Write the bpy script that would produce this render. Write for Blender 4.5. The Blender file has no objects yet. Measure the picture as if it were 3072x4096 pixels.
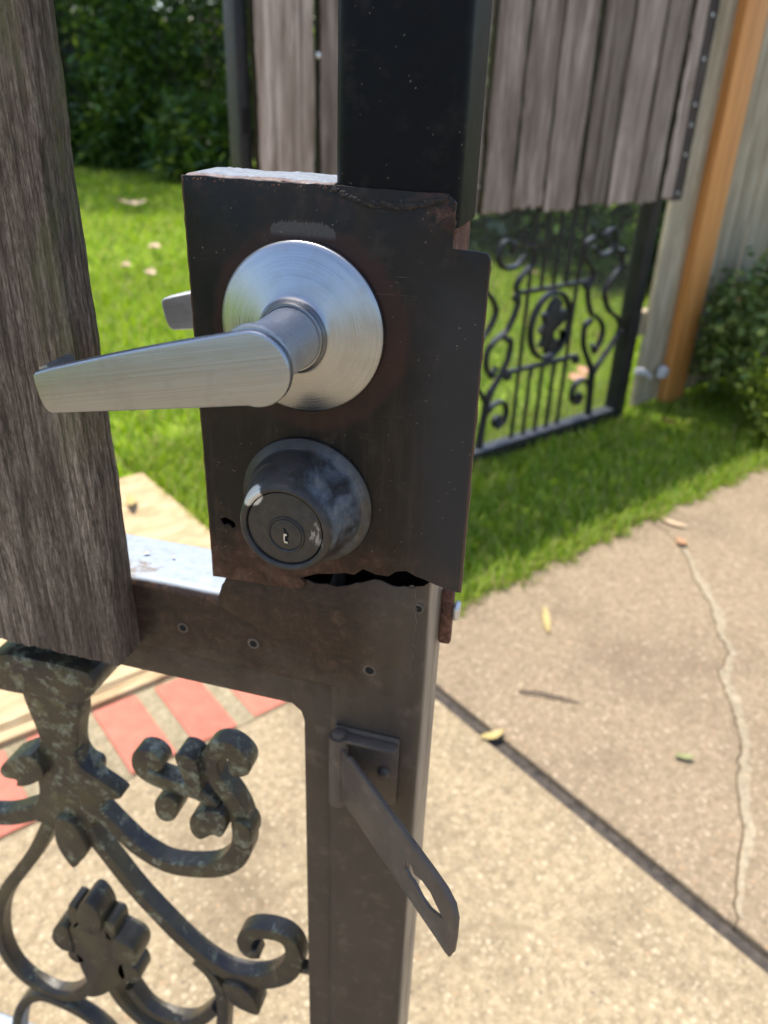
import bpy, bmesh, math, random
import numpy as np
from mathutils import Vector, Matrix, noise as mnoise

random.seed(7); rng = np.random.default_rng(7)
scene = bpy.context.scene
COL = scene.collection
rad = math.radians

# ------------------------------------------------------------------ camera, sky, sun, exposure
# world frame: x along the open gate, y away from the camera through its plane, z up; metres
cam_d = bpy.data.cameras.new('camera'); cam = bpy.data.objects.new('camera', cam_d); COL.objects.link(cam)
right = Vector((0.96222, 0.27010, 0.03426)); down = Vector((0.15663, -0.44621, -0.88112)); fwd = Vector((-0.22271, 0.85320, -0.47165))
m = Matrix((right, -down, -fwd)).transposed().to_4x4(); m.translation = (0, -0.36, 1.1)
cam.matrix_world = m
cam_d.sensor_fit = 'HORIZONTAL'; cam_d.sensor_width = 36; cam_d.lens = 37.19
cam_d.clip_start = 0.01; cam_d.clip_end = 400
cam_d.dof.use_dof = True; cam_d.dof.focus_distance = 0.383; cam_d.dof.aperture_fstop = 11.5
cam_d.dof.aperture_blades = 0
scene.camera = cam

HX, HY = -0.26, 0.075                       # direction to the sun, per metre of height
SUN = Vector((HX, HY, 1)).normalized()
world = bpy.data.worlds.new('World'); scene.world = world; world.use_nodes = True
wn = world.node_tree
sky = wn.nodes.new('ShaderNodeTexSky'); sky.sky_type = 'NISHITA'; sky.sun_disc = False
sky.sun_elevation = math.asin(SUN.z); sky.sun_rotation = math.atan2(SUN.x, SUN.y)
sky.air_density = 1.0; sky.dust_density = 1.5; sky.ozone_density = 1.0
wn.links.new(sky.outputs[0], wn.nodes['Background'].inputs[0]); wn.nodes['Background'].inputs[1].default_value = 0.15
sun_d = bpy.data.lights.new('sun', 'SUN'); sun_d.energy = 3.5; sun_d.angle = rad(0.53); sun_d.color = (1.0, 0.94, 0.84)
sun = bpy.data.objects.new('sun', sun_d); COL.objects.link(sun); sun.location = (0, 0, 10)
sun.rotation_euler = (-SUN).to_track_quat('-Z', 'Y').to_euler()
scene.view_settings.view_transform = 'Standard'; scene.view_settings.look = 'None'
scene.view_settings.exposure = 1.0; scene.view_settings.gamma = 1.0
scene.view_settings.use_curve_mapping = False

# yard frame: u along the fence line, n towards the house (camera side)
UV = Vector((0.58794, 0.80891, 0)); NV = Vector((0.80891, -0.58794, 0))
YAW = math.atan2(UV.y, UV.x)
def yd(u, n, z=0.0): return UV * u + NV * n + Vector((0, 0, z))
GN = -1.488                                  # n of the fence line

# ------------------------------------------------------------------ node helpers
class NT:
    def __init__(s, name, rough=0.5, metal=0.0, spec=0.5):
        s.m = bpy.data.materials.new(name); s.m.use_nodes = True
        s.t = s.m.node_tree; s.b = s.t.nodes['Principled BSDF']
        s.b.inputs['Roughness'].default_value = rough; s.b.inputs['Metallic'].default_value = metal
        s.b.inputs['Specular IOR Level'].default_value = spec
        s._c = None
    def n(s, ty, **kw):
        x = s.t.nodes.new('ShaderNode' + ty)
        for k, v in kw.items(): setattr(x, k, v)
        return x
    def l(s, a, b): s.t.links.new(a, b)
    def co(s, scale=(1, 1, 1), kind='Object', loc=(0, 0, 0)):
        if s._c is None: s._c = s.n('TexCoord')
        mp = s.n('Mapping'); mp.inputs['Scale'].default_value = scale; mp.inputs['Location'].default_value = loc
        s.l(s._c.outputs[kind], mp.inputs[0]); return mp.outputs[0]
    def noise(s, vec, scale=5, detail=4, rough=0.55, dist=0.0):
        x = s.n('TexNoise'); x.inputs['Scale'].default_value = scale; x.inputs['Detail'].default_value = detail
        x.inputs['Roughness'].default_value = rough; x.inputs['Distortion'].default_value = dist
        s.l(vec, x.inputs['Vector']); return x.outputs['Fac']
    def vor(s, vec, scale=50, out='Distance', rnd=1.0):
        x = s.n('TexVoronoi'); x.inputs['Scale'].default_value = scale; x.inputs['Randomness'].default_value = rnd
        s.l(vec, x.inputs['Vector']); return x.outputs[out]
    def ramp(s, fac, stops):
        x = s.n('ValToRGB'); e = x.color_ramp.elements
        while len(e) < len(stops): e.new(0.5)
        for el, (p, c) in zip(e, stops):
            el.position = p; el.color = (c, c, c, 1) if isinstance(c, (int, float)) else (*c, 1)
        s.l(fac, x.inputs[0]); return x.outputs[0]
    def mix(s, fac, a, b, mode='MIX'):
        x = s.n('MixRGB', blend_type=mode)
        for inp, v in ((0, fac), (1, a), (2, b)):
            if isinstance(v, (int, float)): x.inputs[inp].default_value = v if inp == 0 else (v, v, v, 1)
            elif isinstance(v, tuple): x.inputs[inp].default_value = (*v, 1)
            else: s.l(v, x.inputs[inp])
        return x.outputs[0]
    def math(s, op, a, b=0.0, c=0.0, clamp=False):
        x = s.n('Math', operation=op, use_clamp=clamp)
        for i, v in enumerate((a, b, c)):
            if isinstance(v, (int, float)): x.inputs[i].default_value = v
            else: s.l(v, x.inputs[i])
        return x.outputs[0]
    def maprange(s, v, a, b, c=0.0, d=1.0, smooth=True):
        x = s.n('MapRange', interpolation_type='SMOOTHSTEP' if smooth else 'LINEAR')
        for i, q in enumerate((v, a, b, c, d)):
            if isinstance(q, (int, float)): x.inputs[i].default_value = q
            else: s.l(q, x.inputs[i])
        return x.outputs[0]
    def sep(s, vec):
        x = s.n('SeparateXYZ'); s.l(vec, x.inputs[0]); return x.outputs
    def dist(s, vec, p):
        x = s.n('VectorMath', operation='DISTANCE'); s.l(vec, x.inputs[0]); x.inputs[1].default_value = p
        return x.outputs['Value']
    def bump(s, h, strength=0.3, d=0.001):
        x = s.n('Bump'); x.inputs['Strength'].default_value = strength; x.inputs['Distance'].default_value = d
        s.l(h, x.inputs['Height']); s.l(x.outputs[0], s.b.inputs['Normal']); return x
    def col(s, c):
        if isinstance(c, tuple): s.b.inputs['Base Color'].default_value = (*c, 1)
        else: s.l(c, s.b.inputs['Base Color'])
    def rgh(s, c): s.l(c, s.b.inputs['Roughness'])

M = {}
def paint(name, base, brown, rust_lo, rust_hi, rough=0.42, specks=0.5, extra=None, side=None, chalk=False, spec=0.3, chalk_x=None):
    """old black metal paint: rust patches, dust specks, chalky where it faces the sky"""
    t = NT(name, rough, spec=spec); c = t.co()
    n1 = t.noise(c, 14, 6, 0.62, 0.4); n2 = t.noise(c, 75, 5, 0.6)
    n3 = t.noise(t.co((60, 60, 14)), 1.0, 5, 0.6)
    cl = t.mix(t.ramp(n1, [(rust_lo, 0), (rust_hi, 1)]), base, brown)
    cl = t.mix(t.math('MULTIPLY', t.ramp(n2, [(0.55, 0), (0.75, 1)]), 0.5), cl, tuple(min(1, x * 1.9 + 0.012) for x in brown))
    cl = t.mix(t.math('MULTIPLY', t.ramp(n3, [(0.35, 1), (0.6, 0)]), 0.35), cl, tuple(x * 0.5 for x in base))
    if extra: cl = extra(t, c, cl)
    sp = t.math('MULTIPLY', t.ramp(t.math('ADD', t.vor(c, 260), t.math('MULTIPLY', t.noise(c, 500, 2), 0.22)), [(0.17, 1), (0.24, 0)]), t.ramp(t.noise(c, 45, 3), [(0.50, 0), (0.58, 1)]))
    cl = t.mix(t.math('MULTIPLY', sp, specks), cl, (0.24, 0.2, 0.15))
    scr = t.ramp(t.noise(t.co((40, 40, 600)), 1.0, 4, 0.7, 1.2), [(0.66, 0), (0.74, 1)])
    scr = t.math('MULTIPLY', scr, t.ramp(t.noise(c, 28, 2), [(0.48, 0), (0.62, 1)]))
    cl = t.mix(t.math('MULTIPLY', scr, 0.5), cl, (0.2, 0.16, 0.12))
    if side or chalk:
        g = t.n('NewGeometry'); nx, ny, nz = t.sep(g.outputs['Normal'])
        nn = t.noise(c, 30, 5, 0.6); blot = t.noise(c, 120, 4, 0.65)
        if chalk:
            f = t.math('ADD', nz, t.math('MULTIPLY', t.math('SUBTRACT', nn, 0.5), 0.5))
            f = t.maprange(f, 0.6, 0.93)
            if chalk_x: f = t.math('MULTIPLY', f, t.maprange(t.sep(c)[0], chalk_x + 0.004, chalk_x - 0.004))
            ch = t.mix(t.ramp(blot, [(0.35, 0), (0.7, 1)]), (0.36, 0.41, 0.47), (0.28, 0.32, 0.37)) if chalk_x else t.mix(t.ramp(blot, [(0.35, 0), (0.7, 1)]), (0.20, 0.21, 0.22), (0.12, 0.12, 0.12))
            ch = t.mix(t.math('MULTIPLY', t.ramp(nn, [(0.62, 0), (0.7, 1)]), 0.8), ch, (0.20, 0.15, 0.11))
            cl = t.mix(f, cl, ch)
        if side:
            f = t.maprange(nx, 0.75, 0.97)  # right-facing sides coloured paler, standing in for bounce off the concrete
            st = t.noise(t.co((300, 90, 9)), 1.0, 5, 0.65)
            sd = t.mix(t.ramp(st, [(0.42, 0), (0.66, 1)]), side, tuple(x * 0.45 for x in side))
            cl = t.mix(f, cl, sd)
    t.col(cl)
    t.rgh(t.ramp(n1, [(rust_lo, rough), (rust_hi, min(0.85, rough + 0.25))]))
    t.bump(t.math('ADD', n2, t.math('MULTIPLY', t.ramp(n1, [(rust_lo, 0), (rust_hi, 1)]), n2)), 0.35, 0.0008)
    M[name] = t.m

def plate_extra(t, c, cl):
    n = t.noise(c, 60, 5, 0.6); nb = t.math('MULTIPLY', t.math('SUBTRACT', n, 0.5), 0.010)
    d = t.math('ADD', t.dist(c, (-0.1355, 0.0, 0.9935)), nb)
    ring = t.math('MULTIPLY', t.math('MULTIPLY', t.maprange(d, 0.053, 0.0475), t.ramp(t.noise(c, 35, 4, 0.6), [(0.3, 0.45), (0.6, 1)])), 0.8)
    cl = t.mix(ring, cl, (0.040, 0.0155, 0.012))
    x, y, z = t.sep(c)
    low = t.maprange(t.math('ADD', z, t.math('MULTIPLY', t.math('SUBTRACT', n, 0.5), 0.06)), 0.885, 0.845)
    rust = t.ramp(t.noise(c, 110, 6, 0.7, 0.6), [(0.34, (0.022, 0.010, 0.007)), (0.52, (0.070, 0.030, 0.021)), (0.70, (0.14, 0.080, 0.058))])
    cl = t.mix(t.math('MULTIPLY', low, 0.9), cl, rust)
    top = t.maprange(t.math('ADD', z, nb), 1.046, 1.056)
    rx = t.maprange(x, -0.086, -0.072)
    corner = t.math('MULTIPLY', t.maprange(t.math('ADD', z, nb), 1.040, 1.052), rx)
    cl = t.mix(t.math('MULTIPLY', t.math('MULTIPLY', corner, t.ramp(t.noise(c, 240, 5, 0.7), [(0.42, 0), (0.56, 1)])), 0.9), cl, rust)
    cl = t.mix(t.math('MULTIPLY', t.math('MULTIPLY', top, t.ramp(n, [(0.55, 0), (0.65, 1)])), 0.45), cl, (0.050, 0.022, 0.016))
    dust = t.math('MULTIPLY', t.maprange(t.math('ADD', x, t.math('MULTIPLY', n, 0.02)), -0.082, -0.052), t.maprange(z, 1.045, 1.0))
    cl = t.mix(t.math('MULTIPLY', dust, 0.75), cl, (0.030, 0.030, 0.033))
    # grey patch mixed into the colour above the rosette, ragged along its upper edge
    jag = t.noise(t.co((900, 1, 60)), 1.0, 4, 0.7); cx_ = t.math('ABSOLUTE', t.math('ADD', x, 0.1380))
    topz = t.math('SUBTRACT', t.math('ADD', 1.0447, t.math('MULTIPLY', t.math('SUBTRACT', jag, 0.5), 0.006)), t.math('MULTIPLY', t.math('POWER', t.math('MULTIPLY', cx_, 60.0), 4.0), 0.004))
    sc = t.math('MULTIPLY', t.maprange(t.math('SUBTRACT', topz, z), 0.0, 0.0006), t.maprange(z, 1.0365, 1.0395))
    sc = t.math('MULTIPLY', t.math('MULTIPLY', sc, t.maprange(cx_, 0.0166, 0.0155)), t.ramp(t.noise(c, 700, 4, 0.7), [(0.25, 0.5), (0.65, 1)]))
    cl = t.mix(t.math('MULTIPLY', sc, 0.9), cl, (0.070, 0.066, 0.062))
    drip = t.ramp(t.noise(t.co((170, 170, 9)), 1.0, 5, 0.68, 0.3), [(0.52, 0), (0.68, 1)])
    cl = t.mix(t.math('MULTIPLY', t.math('MULTIPLY', drip, t.maprange(z, 1.02, 0.90)), 0.5), cl, (0.050, 0.036, 0.026))
    # bare steel showing through along the cut edges
    e = t.math('MAXIMUM', t.maprange(x, -0.0508, -0.0496), t.maprange(x, -0.1968, -0.1978))
    return t.mix(t.math('MULTIPLY', e, 0.6), cl, (0.14, 0.075, 0.04))
def low_extra(t, c, cl):
    x, y, z = t.sep(c); n = t.noise(c, 55, 6, 0.7, 0.5)
    zz = t.math('ADD', z, t.math('MULTIPLY', t.math('SUBTRACT', n, 0.5), 0.12))
    f = t.math('MULTIPLY', t.maprange(zz, 0.75, 0.80), t.maprange(x, -0.080, -0.118))
    rust = t.ramp(t.noise(c, 120, 6, 0.7, 0.8), [(0.32, (0.010, 0.006, 0.005)), (0.52, (0.032, 0.016, 0.011)), (0.66, (0.060, 0.032, 0.021)), (0.8, (0.13, 0.085, 0.052))])
    return t.mix(t.math('MULTIPLY', f, 0.9), cl, rust)

paint('paint_upper', (0.0035, 0.004, 0.006), (0.010, 0.007, 0.006), 0.52, 0.8, 0.42, 0.5, spec=0.12)
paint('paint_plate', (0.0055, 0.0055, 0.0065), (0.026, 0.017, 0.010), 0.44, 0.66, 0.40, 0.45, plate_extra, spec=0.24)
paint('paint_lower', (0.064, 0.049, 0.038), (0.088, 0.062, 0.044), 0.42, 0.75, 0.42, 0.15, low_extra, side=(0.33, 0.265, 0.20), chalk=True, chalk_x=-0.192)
paint('paint_arm', (0.090, 0.072, 0.060), (0.115, 0.082, 0.062), 0.42, 0.75, 0.38, 0.1)
paint('paint_far', (0.022, 0.021, 0.021), (0.045, 0.035, 0.028), 0.5, 0.8, 0.45, 0.0, chalk=True)
paint('paint_shell', (0.010, 0.010, 0.012), (0.030, 0.015, 0.010), 0.45, 0.7, 0.45, 0.1, chalk=True)

t = NT('rust', 0.85); c = t.co(); n = t.noise(c, 160, 6, 0.7, 0.6)
t.col(t.ramp(n, [(0.3, (0.035, 0.014, 0.010)), (0.5, (0.12, 0.05, 0.03)), (0.7, (0.25, 0.12, 0.075))])); t.bump(n, 0.8, 0.002); M['rust'] = t.m
t = NT('weld', 0.7); c = t.co(); n = t.noise(c, 260, 6, 0.7, 0.8)
t.col(t.ramp(n, [(0.42, (0.010, 0.009, 0.009)), (0.6, (0.035, 0.022, 0.016)), (0.75, (0.16, 0.12, 0.085))])); t.bump(n, 1.0, 0.002); M['weld'] = t.m
t = NT('dark_void', 0.9); t.col((0.004, 0.0035, 0.003)); M['void'] = t.m

# cast ornament: black-brown paint under grey-green lichen
t = NT('cast_iron', 0.42); c = t.co(); n1 = t.noise(c, 75, 6, 0.72, 0.15); n2 = t.noise(c, 160, 4, 0.65); n3 = t.noise(c, 30, 4, 0.6)
cl = t.mix(t.ramp(n3, [(0.4, 0), (0.65, 1)]), (0.024, 0.020, 0.019), (0.060, 0.048, 0.024))
x, y, z = t.sep(c)
f = t.math('MULTIPLY', t.ramp(t.math('ADD', n1, t.maprange(z, 0.40, 0.66, -0.05, 0.03)), [(0.535, 0), (0.60, 1)]), 0.9)
cl = t.mix(f, cl, t.ramp(n2, [(0.35, (0.085, 0.075, 0.030)), (0.52, (0.14, 0.145, 0.095)), (0.70, (0.27, 0.285, 0.235))]))
t.col(cl); t.bump(n1, 0.6, 0.0015); M['cast'] = t.m

# brushed nickel
def nickel(name, axis, base=(0.40, 0.415, 0.44), rough=0.27, an=0.6):
    t = NT(name, rough, 1.0); c = t.co()
    if axis == 'radial':
        xyz = t.sep(t.co(loc=(0.1383, 0, -0.9949)))
        r = t.math('SQRT', t.math('ADD', t.math('MULTIPLY', xyz[0], xyz[0]), t.math('MULTIPLY', xyz[2], xyz[2])))
        cmb = t.n('CombineXYZ'); t.l(r, cmb.inputs[0]); t.l(t.math('MULTIPLY', xyz[0], 0.015), cmb.inputs[1]); t.l(t.math('MULTIPLY', xyz[2], 0.015), cmb.inputs[2])
        br = t.noise(cmb.outputs[0], 1500, 3, 0.65)
        tg = t.n('Tangent', direction_type='RADIAL', axis='Y'); t.l(tg.outputs[0], t.b.inputs['Tangent']); t.b.inputs['Anisotropic'].default_value = an
    else:
        mp0 = t.n('Mapping'); mp0.inputs['Rotation'].default_value = (0, rad(12.4), 0); t.l(t.co(), mp0.inputs[0]); mp1 = t.n('Mapping'); mp1.inputs['Scale'].default_value = (14, 500, 2200); t.l(mp0.outputs[0], mp1.inputs[0]); br = t.noise(mp1.outputs[0], 1.0, 3, 0.65)
    sm = t.noise(c, 55, 5, 0.65); pit = t.ramp(t.vor(c, 420), [(0.03, 1), (0.09, 0)])
    pit = t.math('MULTIPLY', pit, t.ramp(t.noise(c, 70, 3), [(0.58, 0), (0.66, 1)]))
    cl = t.mix(t.math('MULTIPLY', t.ramp(br, [(0.32, 1), (0.62, 0)]), 0.42), base, tuple(q * 0.60 for q in base))
    cl = t.mix(t.math('MULTIPLY', t.ramp(sm, [(0.52, 0), (0.75, 1)]), 0.40), cl, (0.27, 0.24, 0.20))
    cl = t.mix(t.math('MULTIPLY', pit, 0.75), cl, (0.10, 0.085, 0.07))
    t.col(cl)
    t.rgh(t.maprange(t.math('ADD', t.math('MULTIPLY', br, 0.6), t.math('MULTIPLY', sm, 0.5)), 0.3, 0.8, rough - 0.05, rough + 0.14))
    t.bump(br, 0.03, 0.0004); M[name] = t.m
nickel('nickel_rosette', 'radial'); nickel('nickel_lever', 'x', base=(0.365, 0.385, 0.42), rough=0.36, an=0); nickel('nickel_lit', 'x', base=(0.56, 0.58, 0.61), rough=0.52, an=0)  # last nickel has its base colour raised to stand in for sun glint
# lacquered dark bronze gone patchy
t = NT('bronze', 0.36, 0.35); c = t.co(); x, y, z = t.sep(c)
n1 = t.noise(c, 48, 6, 0.68, 0.6); n2 = t.noise(c, 150, 5, 0.65)
cl = t.mix(t.ramp(n2, [(0.35, 0), (0.7, 1)]), (0.034, 0.031, 0.030), (0.056, 0.051, 0.047))
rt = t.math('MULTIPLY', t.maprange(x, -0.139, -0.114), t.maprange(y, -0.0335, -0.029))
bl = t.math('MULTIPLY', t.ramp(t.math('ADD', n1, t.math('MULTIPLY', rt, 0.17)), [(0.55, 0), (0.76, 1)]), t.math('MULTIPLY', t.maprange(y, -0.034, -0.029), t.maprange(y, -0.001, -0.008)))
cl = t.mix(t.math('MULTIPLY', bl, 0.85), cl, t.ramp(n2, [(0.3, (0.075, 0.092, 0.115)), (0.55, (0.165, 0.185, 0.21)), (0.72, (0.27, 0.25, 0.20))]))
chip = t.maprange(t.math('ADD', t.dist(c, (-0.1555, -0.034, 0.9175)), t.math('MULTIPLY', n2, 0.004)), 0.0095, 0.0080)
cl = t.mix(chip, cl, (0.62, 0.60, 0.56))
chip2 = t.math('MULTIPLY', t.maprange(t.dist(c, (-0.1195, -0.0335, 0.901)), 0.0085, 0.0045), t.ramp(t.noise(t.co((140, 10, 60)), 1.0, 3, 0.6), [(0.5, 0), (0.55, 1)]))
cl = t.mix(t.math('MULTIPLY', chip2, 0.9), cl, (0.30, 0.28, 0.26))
t.col(cl); t.rgh(t.ramp(n1, [(0.4, 0.34), (0.7, 0.65)])); t.bump(n2, 0.2, 0.0006); M['bronze'] = t.m
t = NT('galvanised', 0.4, 0.8); t.col((0.62, 0.62, 0.62)); M['zinc'] = t.m

# weathered wood
def wood(name, dark, mid, light, sx=1.0, green=None, bump=0.6, kind='Object', var=(0.78, 1.12), gz=1.0, st=(0.36, 0.50, 0.64), flk=0.6):
    t = NT(name, 0.85, spec=0.25)
    oi = t.n('ObjectInfo'); rnd = oi.outputs['Random']
    off = t.n('CombineXYZ'); t.l(t.math('MULTIPLY', rnd, 31.0), off.inputs[0]); t.l(t.math('MULTIPLY', rnd, 17.0), off.inputs[2])
    def v(scale):
        a = t.n('VectorMath', operation='ADD'); t.l(t.co(), a.inputs[0]); t.l(off.outputs[0], a.inputs[1])
        mp = t.n('Mapping'); mp.inputs['Scale'].default_value = scale; t.l(a.outputs[0], mp.inputs[0]); return mp.outputs[0]
    f1 = t.noise(v((210 * sx, 210 * sx, 5 * sx * gz)), 1.0, 7, 0.74, 0.25)
    f2 = t.noise(v((620 * sx, 620 * sx, 28 * sx * gz)), 1.0, 5, 0.7)
    f3 = t.noise(v((22, 22, 3.5)), 1.0, 4, 0.6, 0.5)
    f4 = t.noise(v((430 * sx, 430 * sx, 22 * sx * gz)), 1.0, 5, 0.75, 0.15)
    s = t.math('ADD', t.math('MULTIPLY', f1, 0.62), t.math('MULTIPLY', f2, 0.38))
    cl = t.ramp(s, [(st[0], dark), (st[1], mid), (st[2], light)])
    fl = t.ramp(f4, [(0.56, 0), (0.66, 1)])
    cl = t.mix(t.math('MULTIPLY', fl, flk), cl, tuple(min(1, q * 1.1) for q in light))
    gr = t.ramp(t.noise(v((260 * sx, 260 * sx, 2.2 * sx)), 1.0, 3, 0.6), [(0.36, 1), (0.43, 0)])
    cl = t.mix(t.math('MULTIPLY', gr, 0.75), cl, tuple(q * 0.6 for q in dark))
    cl = t.mix(t.ramp(f3, [(0.33, 0.75), (0.62, 0.0)]), cl, dark, 'MIX')
    if green: cl = green(t, cl, f1, f3)
    br = t.maprange(rnd, 0, 1, var[0], var[1], smooth=False)
    cl = t.mix(1.0, cl, br, 'MULTIPLY')
    t.col(cl); t.bump(t.math('ADD', s, t.math('MULTIPLY', fl, 0.3)), bump, 0.002); M[name] = t.m
def plank_green(t, cl, f1, f3):
    x, y, z = t.sep(t.co()); g = t.math('MULTIPLY', t.maprange(x, -0.284, -0.262), t.ramp(t.noise(t.co((60, 60, 18)), 1.0, 5, 0.65), [(0.44, 0), (0.62, 1)]))
    g = t.math('MULTIPLY', g, t.maprange(z, 0.86, 0.93))
    cl = t.mix(t.math('MULTIPLY', g, 0.6), cl, (0.115, 0.115, 0.048))
    lowb = t.maprange(t.math('ADD', z, t.math('MULTIPLY', f3, 0.2)), 0.96, 0.86)
    return t.mix(t.math('MULTIPLY', lowb, 0.35), cl, (0.075, 0.048, 0.036))
wood('wood_near', (0.050, 0.036, 0.026), (0.165, 0.122, 0.092), (0.37, 0.295, 0.232), 1.5, plank_green, 1.0, gz=3.6, st=(0.41, 0.50, 0.60), flk=0.7)
wood('wood_picket', (0.13, 0.092, 0.062), (0.39, 0.305, 0.245), (0.64, 0.53, 0.45), 0.36, var=(0.68, 1.28))
wood('wood_fence', (0.22, 0.175, 0.10), (0.46, 0.38, 0.265), (0.64, 0.55, 0.41), 0.30, var=(0.8, 1.15))
wood('wood_edge', (0.022, 0.018, 0.010), (0.045, 0.038, 0.020), (0.08, 0.068, 0.036), 0.3)
wood('wood_dark', (0.030, 0.022, 0.017), (0.075, 0.056, 0.045), (0.20, 0.165, 0.14), 0.3)
wood('wood_back', (0.05, 0.042, 0.036), (0.11, 0.095, 0.085), (0.20, 0.175, 0.16), 0.3)
t = NT('wood_orange', 0.6); n = t.noise(t.co((60, 60, 2.5)), 1.0, 4, 0.6)
t.col(t.ramp(n, [(0.35, (0.56, 0.225, 0.055)), (0.65, (0.76, 0.34, 0.095))])); t.bump(n, 0.2, 0.001); M['wood_orange'] = t.m

# ground materials
def concrete(name, a, b, peb, dark):
    t = NT(name, 0.9, spec=0.2); c = t.co()
    n1 = t.noise(c, 3.2, 6, 0.62, 0.5); n2 = t.noise(c, 60, 7, 0.78); n3 = t.noise(c, 1.1, 3, 0.5); n4 = t.noise(c, 170, 3, 0.6)
    cl = t.mix(t.ramp(n2, [(0.36, 0), (0.64, 1)]), tuple(q * 0.82 for q in a), tuple(q * 1.08 for q in b))
    cl = t.mix(t.math('MULTIPLY', t.ramp(n1, [(0.48, 0), (0.70, 1)]), 0.72), cl, dark)
    cl = t.mix(t.math('MULTIPLY', t.ramp(n3, [(0.45, 0), (0.7, 1)]), 0.3), cl, dark)
    v = t.vor(c, 70); vc = t.vor(c, 70, 'Color'); sp = t.sep(vc)
    p = t.math('MULTIPLY', t.ramp(v, [(0.22, 1), (0.34, 0)]), t.math('GREATER_THAN', sp[0], 0.42))
    pc = t.ramp(sp[1], [(0.1, (0.44, 0.27, 0.15)), (0.4, peb), (0.8, tuple(min(0.85, q * 1.3) for q in peb))])
    cl = t.mix(t.math('MULTIPLY', p, 0.42), cl, pc)
    v2 = t.vor(c, 150); s2 = t.sep(t.vor(c, 150, 'Color'))
    cl = t.mix(t.math('MULTIPLY', t.math('MULTIPLY', t.ramp(v2, [(0.25, 1), (0.4, 0)]), t.math('GREATER_THAN', s2[0], 0.5)), 0.55), cl, t.ramp(s2[1], [(0.2, tuple(q * .55 for q in peb)), (0.9, tuple(min(.85, q * 1.2) for q in peb))]))
    dk = t.math('MULTIPLY', t.ramp(v, [(0.15, 1), (0.3, 0)]), t.math('LESS_THAN', sp[0], 0.16))
    cl = t.mix(t.math('MULTIPLY', dk, 0.55), cl, (0.12, 0.10, 0.085))
    cl = t.mix(t.math('MULTIPLY', t.ramp(n4, [(0.3, 1), (0.55, 0)]), 0.35), cl, dark)
    t.col(cl); t.bump(t.math('ADD', t.math('MULTIPLY', n2, 0.6), n4), 0.7, 0.004); M[name] = t.m
concrete('concrete', (0.275, 0.212, 0.128), (0.42, 0.335, 0.212), (0.54, 0.45, 0.31), (0.16, 0.12, 0.076))
concrete('cement_patch', (0.30, 0.245, 0.165), (0.40, 0.335, 0.232), (0.46, 0.39, 0.28), (0.22, 0.175, 0.115))
concrete('concrete_warm', (0.235, 0.177, 0.110), (0.335, 0.258, 0.17), (0.48, 0.39, 0.275), (0.165, 0.122, 0.082))
concrete('mortar', (0.26, 0.215, 0.13), (0.36, 0.305, 0.20), (0.42, 0.36, 0.25), (0.17, 0.135, 0.085))
t = NT('brick', 0.9, spec=0.2); c = t.co(); n = t.noise(c, 30, 5, 0.6); n2 = t.noise(c, 160, 4, 0.6); r = t.n('ObjectInfo').outputs['Random']
cl = t.mix(t.ramp(n, [(0.3, 0), (0.7, 1)]), (0.45, 0.145, 0.098), (0.53, 0.195, 0.14)); cl = t.mix(1.0, cl, t.maprange(r, 0, 1, 0.88, 1.08, smooth=False), 'MULTIPLY')
cl = t.mix(t.ramp(n2, [(0.66, 0), (0.8, 0.5)]), cl, (0.30, 0.20, 0.14)); t.col(cl); t.bump(n2, 0.5, 0.002); M['brick'] = t.m
t = NT('flagstone', 0.85, spec=0.25); c = t.co(); n = t.noise(t.co((6, 14, 6)), 1.6, 6, 0.62, 1.0); n2 = t.noise(c, 90, 4, 0.6)
cl = t.ramp(n, [(0.3, (0.33, 0.22, 0.115)), (0.5, (0.46, 0.335, 0.19)), (0.72, (0.52, 0.41, 0.26))]); cl = t.mix(t.ramp(n2, [(0.62, 0), (0.78, 0.35)]), cl, (0.30, 0.2, 0.13))
t.col(cl); t.bump(n2, 0.4, 0.002); M['stone'] = t.m
t = NT('soil', 0.95, spec=0.1); c = t.co(); n = t.noise(c, 5, 6, 0.65); n2 = t.noise(c, 60, 5, 0.7)
t.col(t.mix(t.ramp(n2, [(0.35, 0), (0.65, 1)]), (0.055, 0.075, 0.018), (0.13, 0.12, 0.045))); t.bump(n2, 0.8, 0.01); M['soil'] = t.m
t = NT('turf', 0.95, spec=0.1); c = t.co(); n2 = t.noise(c, 45, 5, 0.7); n3 = t.noise(c, 1.6, 4, 0.6)
cl = t.mix(t.ramp(n2, [(0.35, 0), (0.65, 1)]), (0.13, 0.215, 0.018), (0.24, 0.33, 0.035)); cl = t.mix(t.ramp(n3, [(0.55, 0), (0.75, 0.5)]), cl, (0.22, 0.20, 0.07))
t.col(cl); t.bump(n2, 0.8, 0.01); M['turf'] = t.m
t = NT('joint_felt', 0.9); n = t.noise(t.co((60, 60, 60)), 1.0, 5, 0.7); t.col(t.ramp(n, [(0.3, (0.018, 0.014, 0.012)), (0.65, (0.085, 0.07, 0.058))])); t.bump(n, 0.8, 0.004); M['felt'] = t.m
t = NT('dirt', 0.95); n = t.noise(t.co(), 60, 5, 0.7); t.col(t.ramp(n, [(0.3, (0.10, 0.075, 0.045)), (0.65, (0.26, 0.20, 0.13))])); M['dirt'] = t.m

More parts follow.
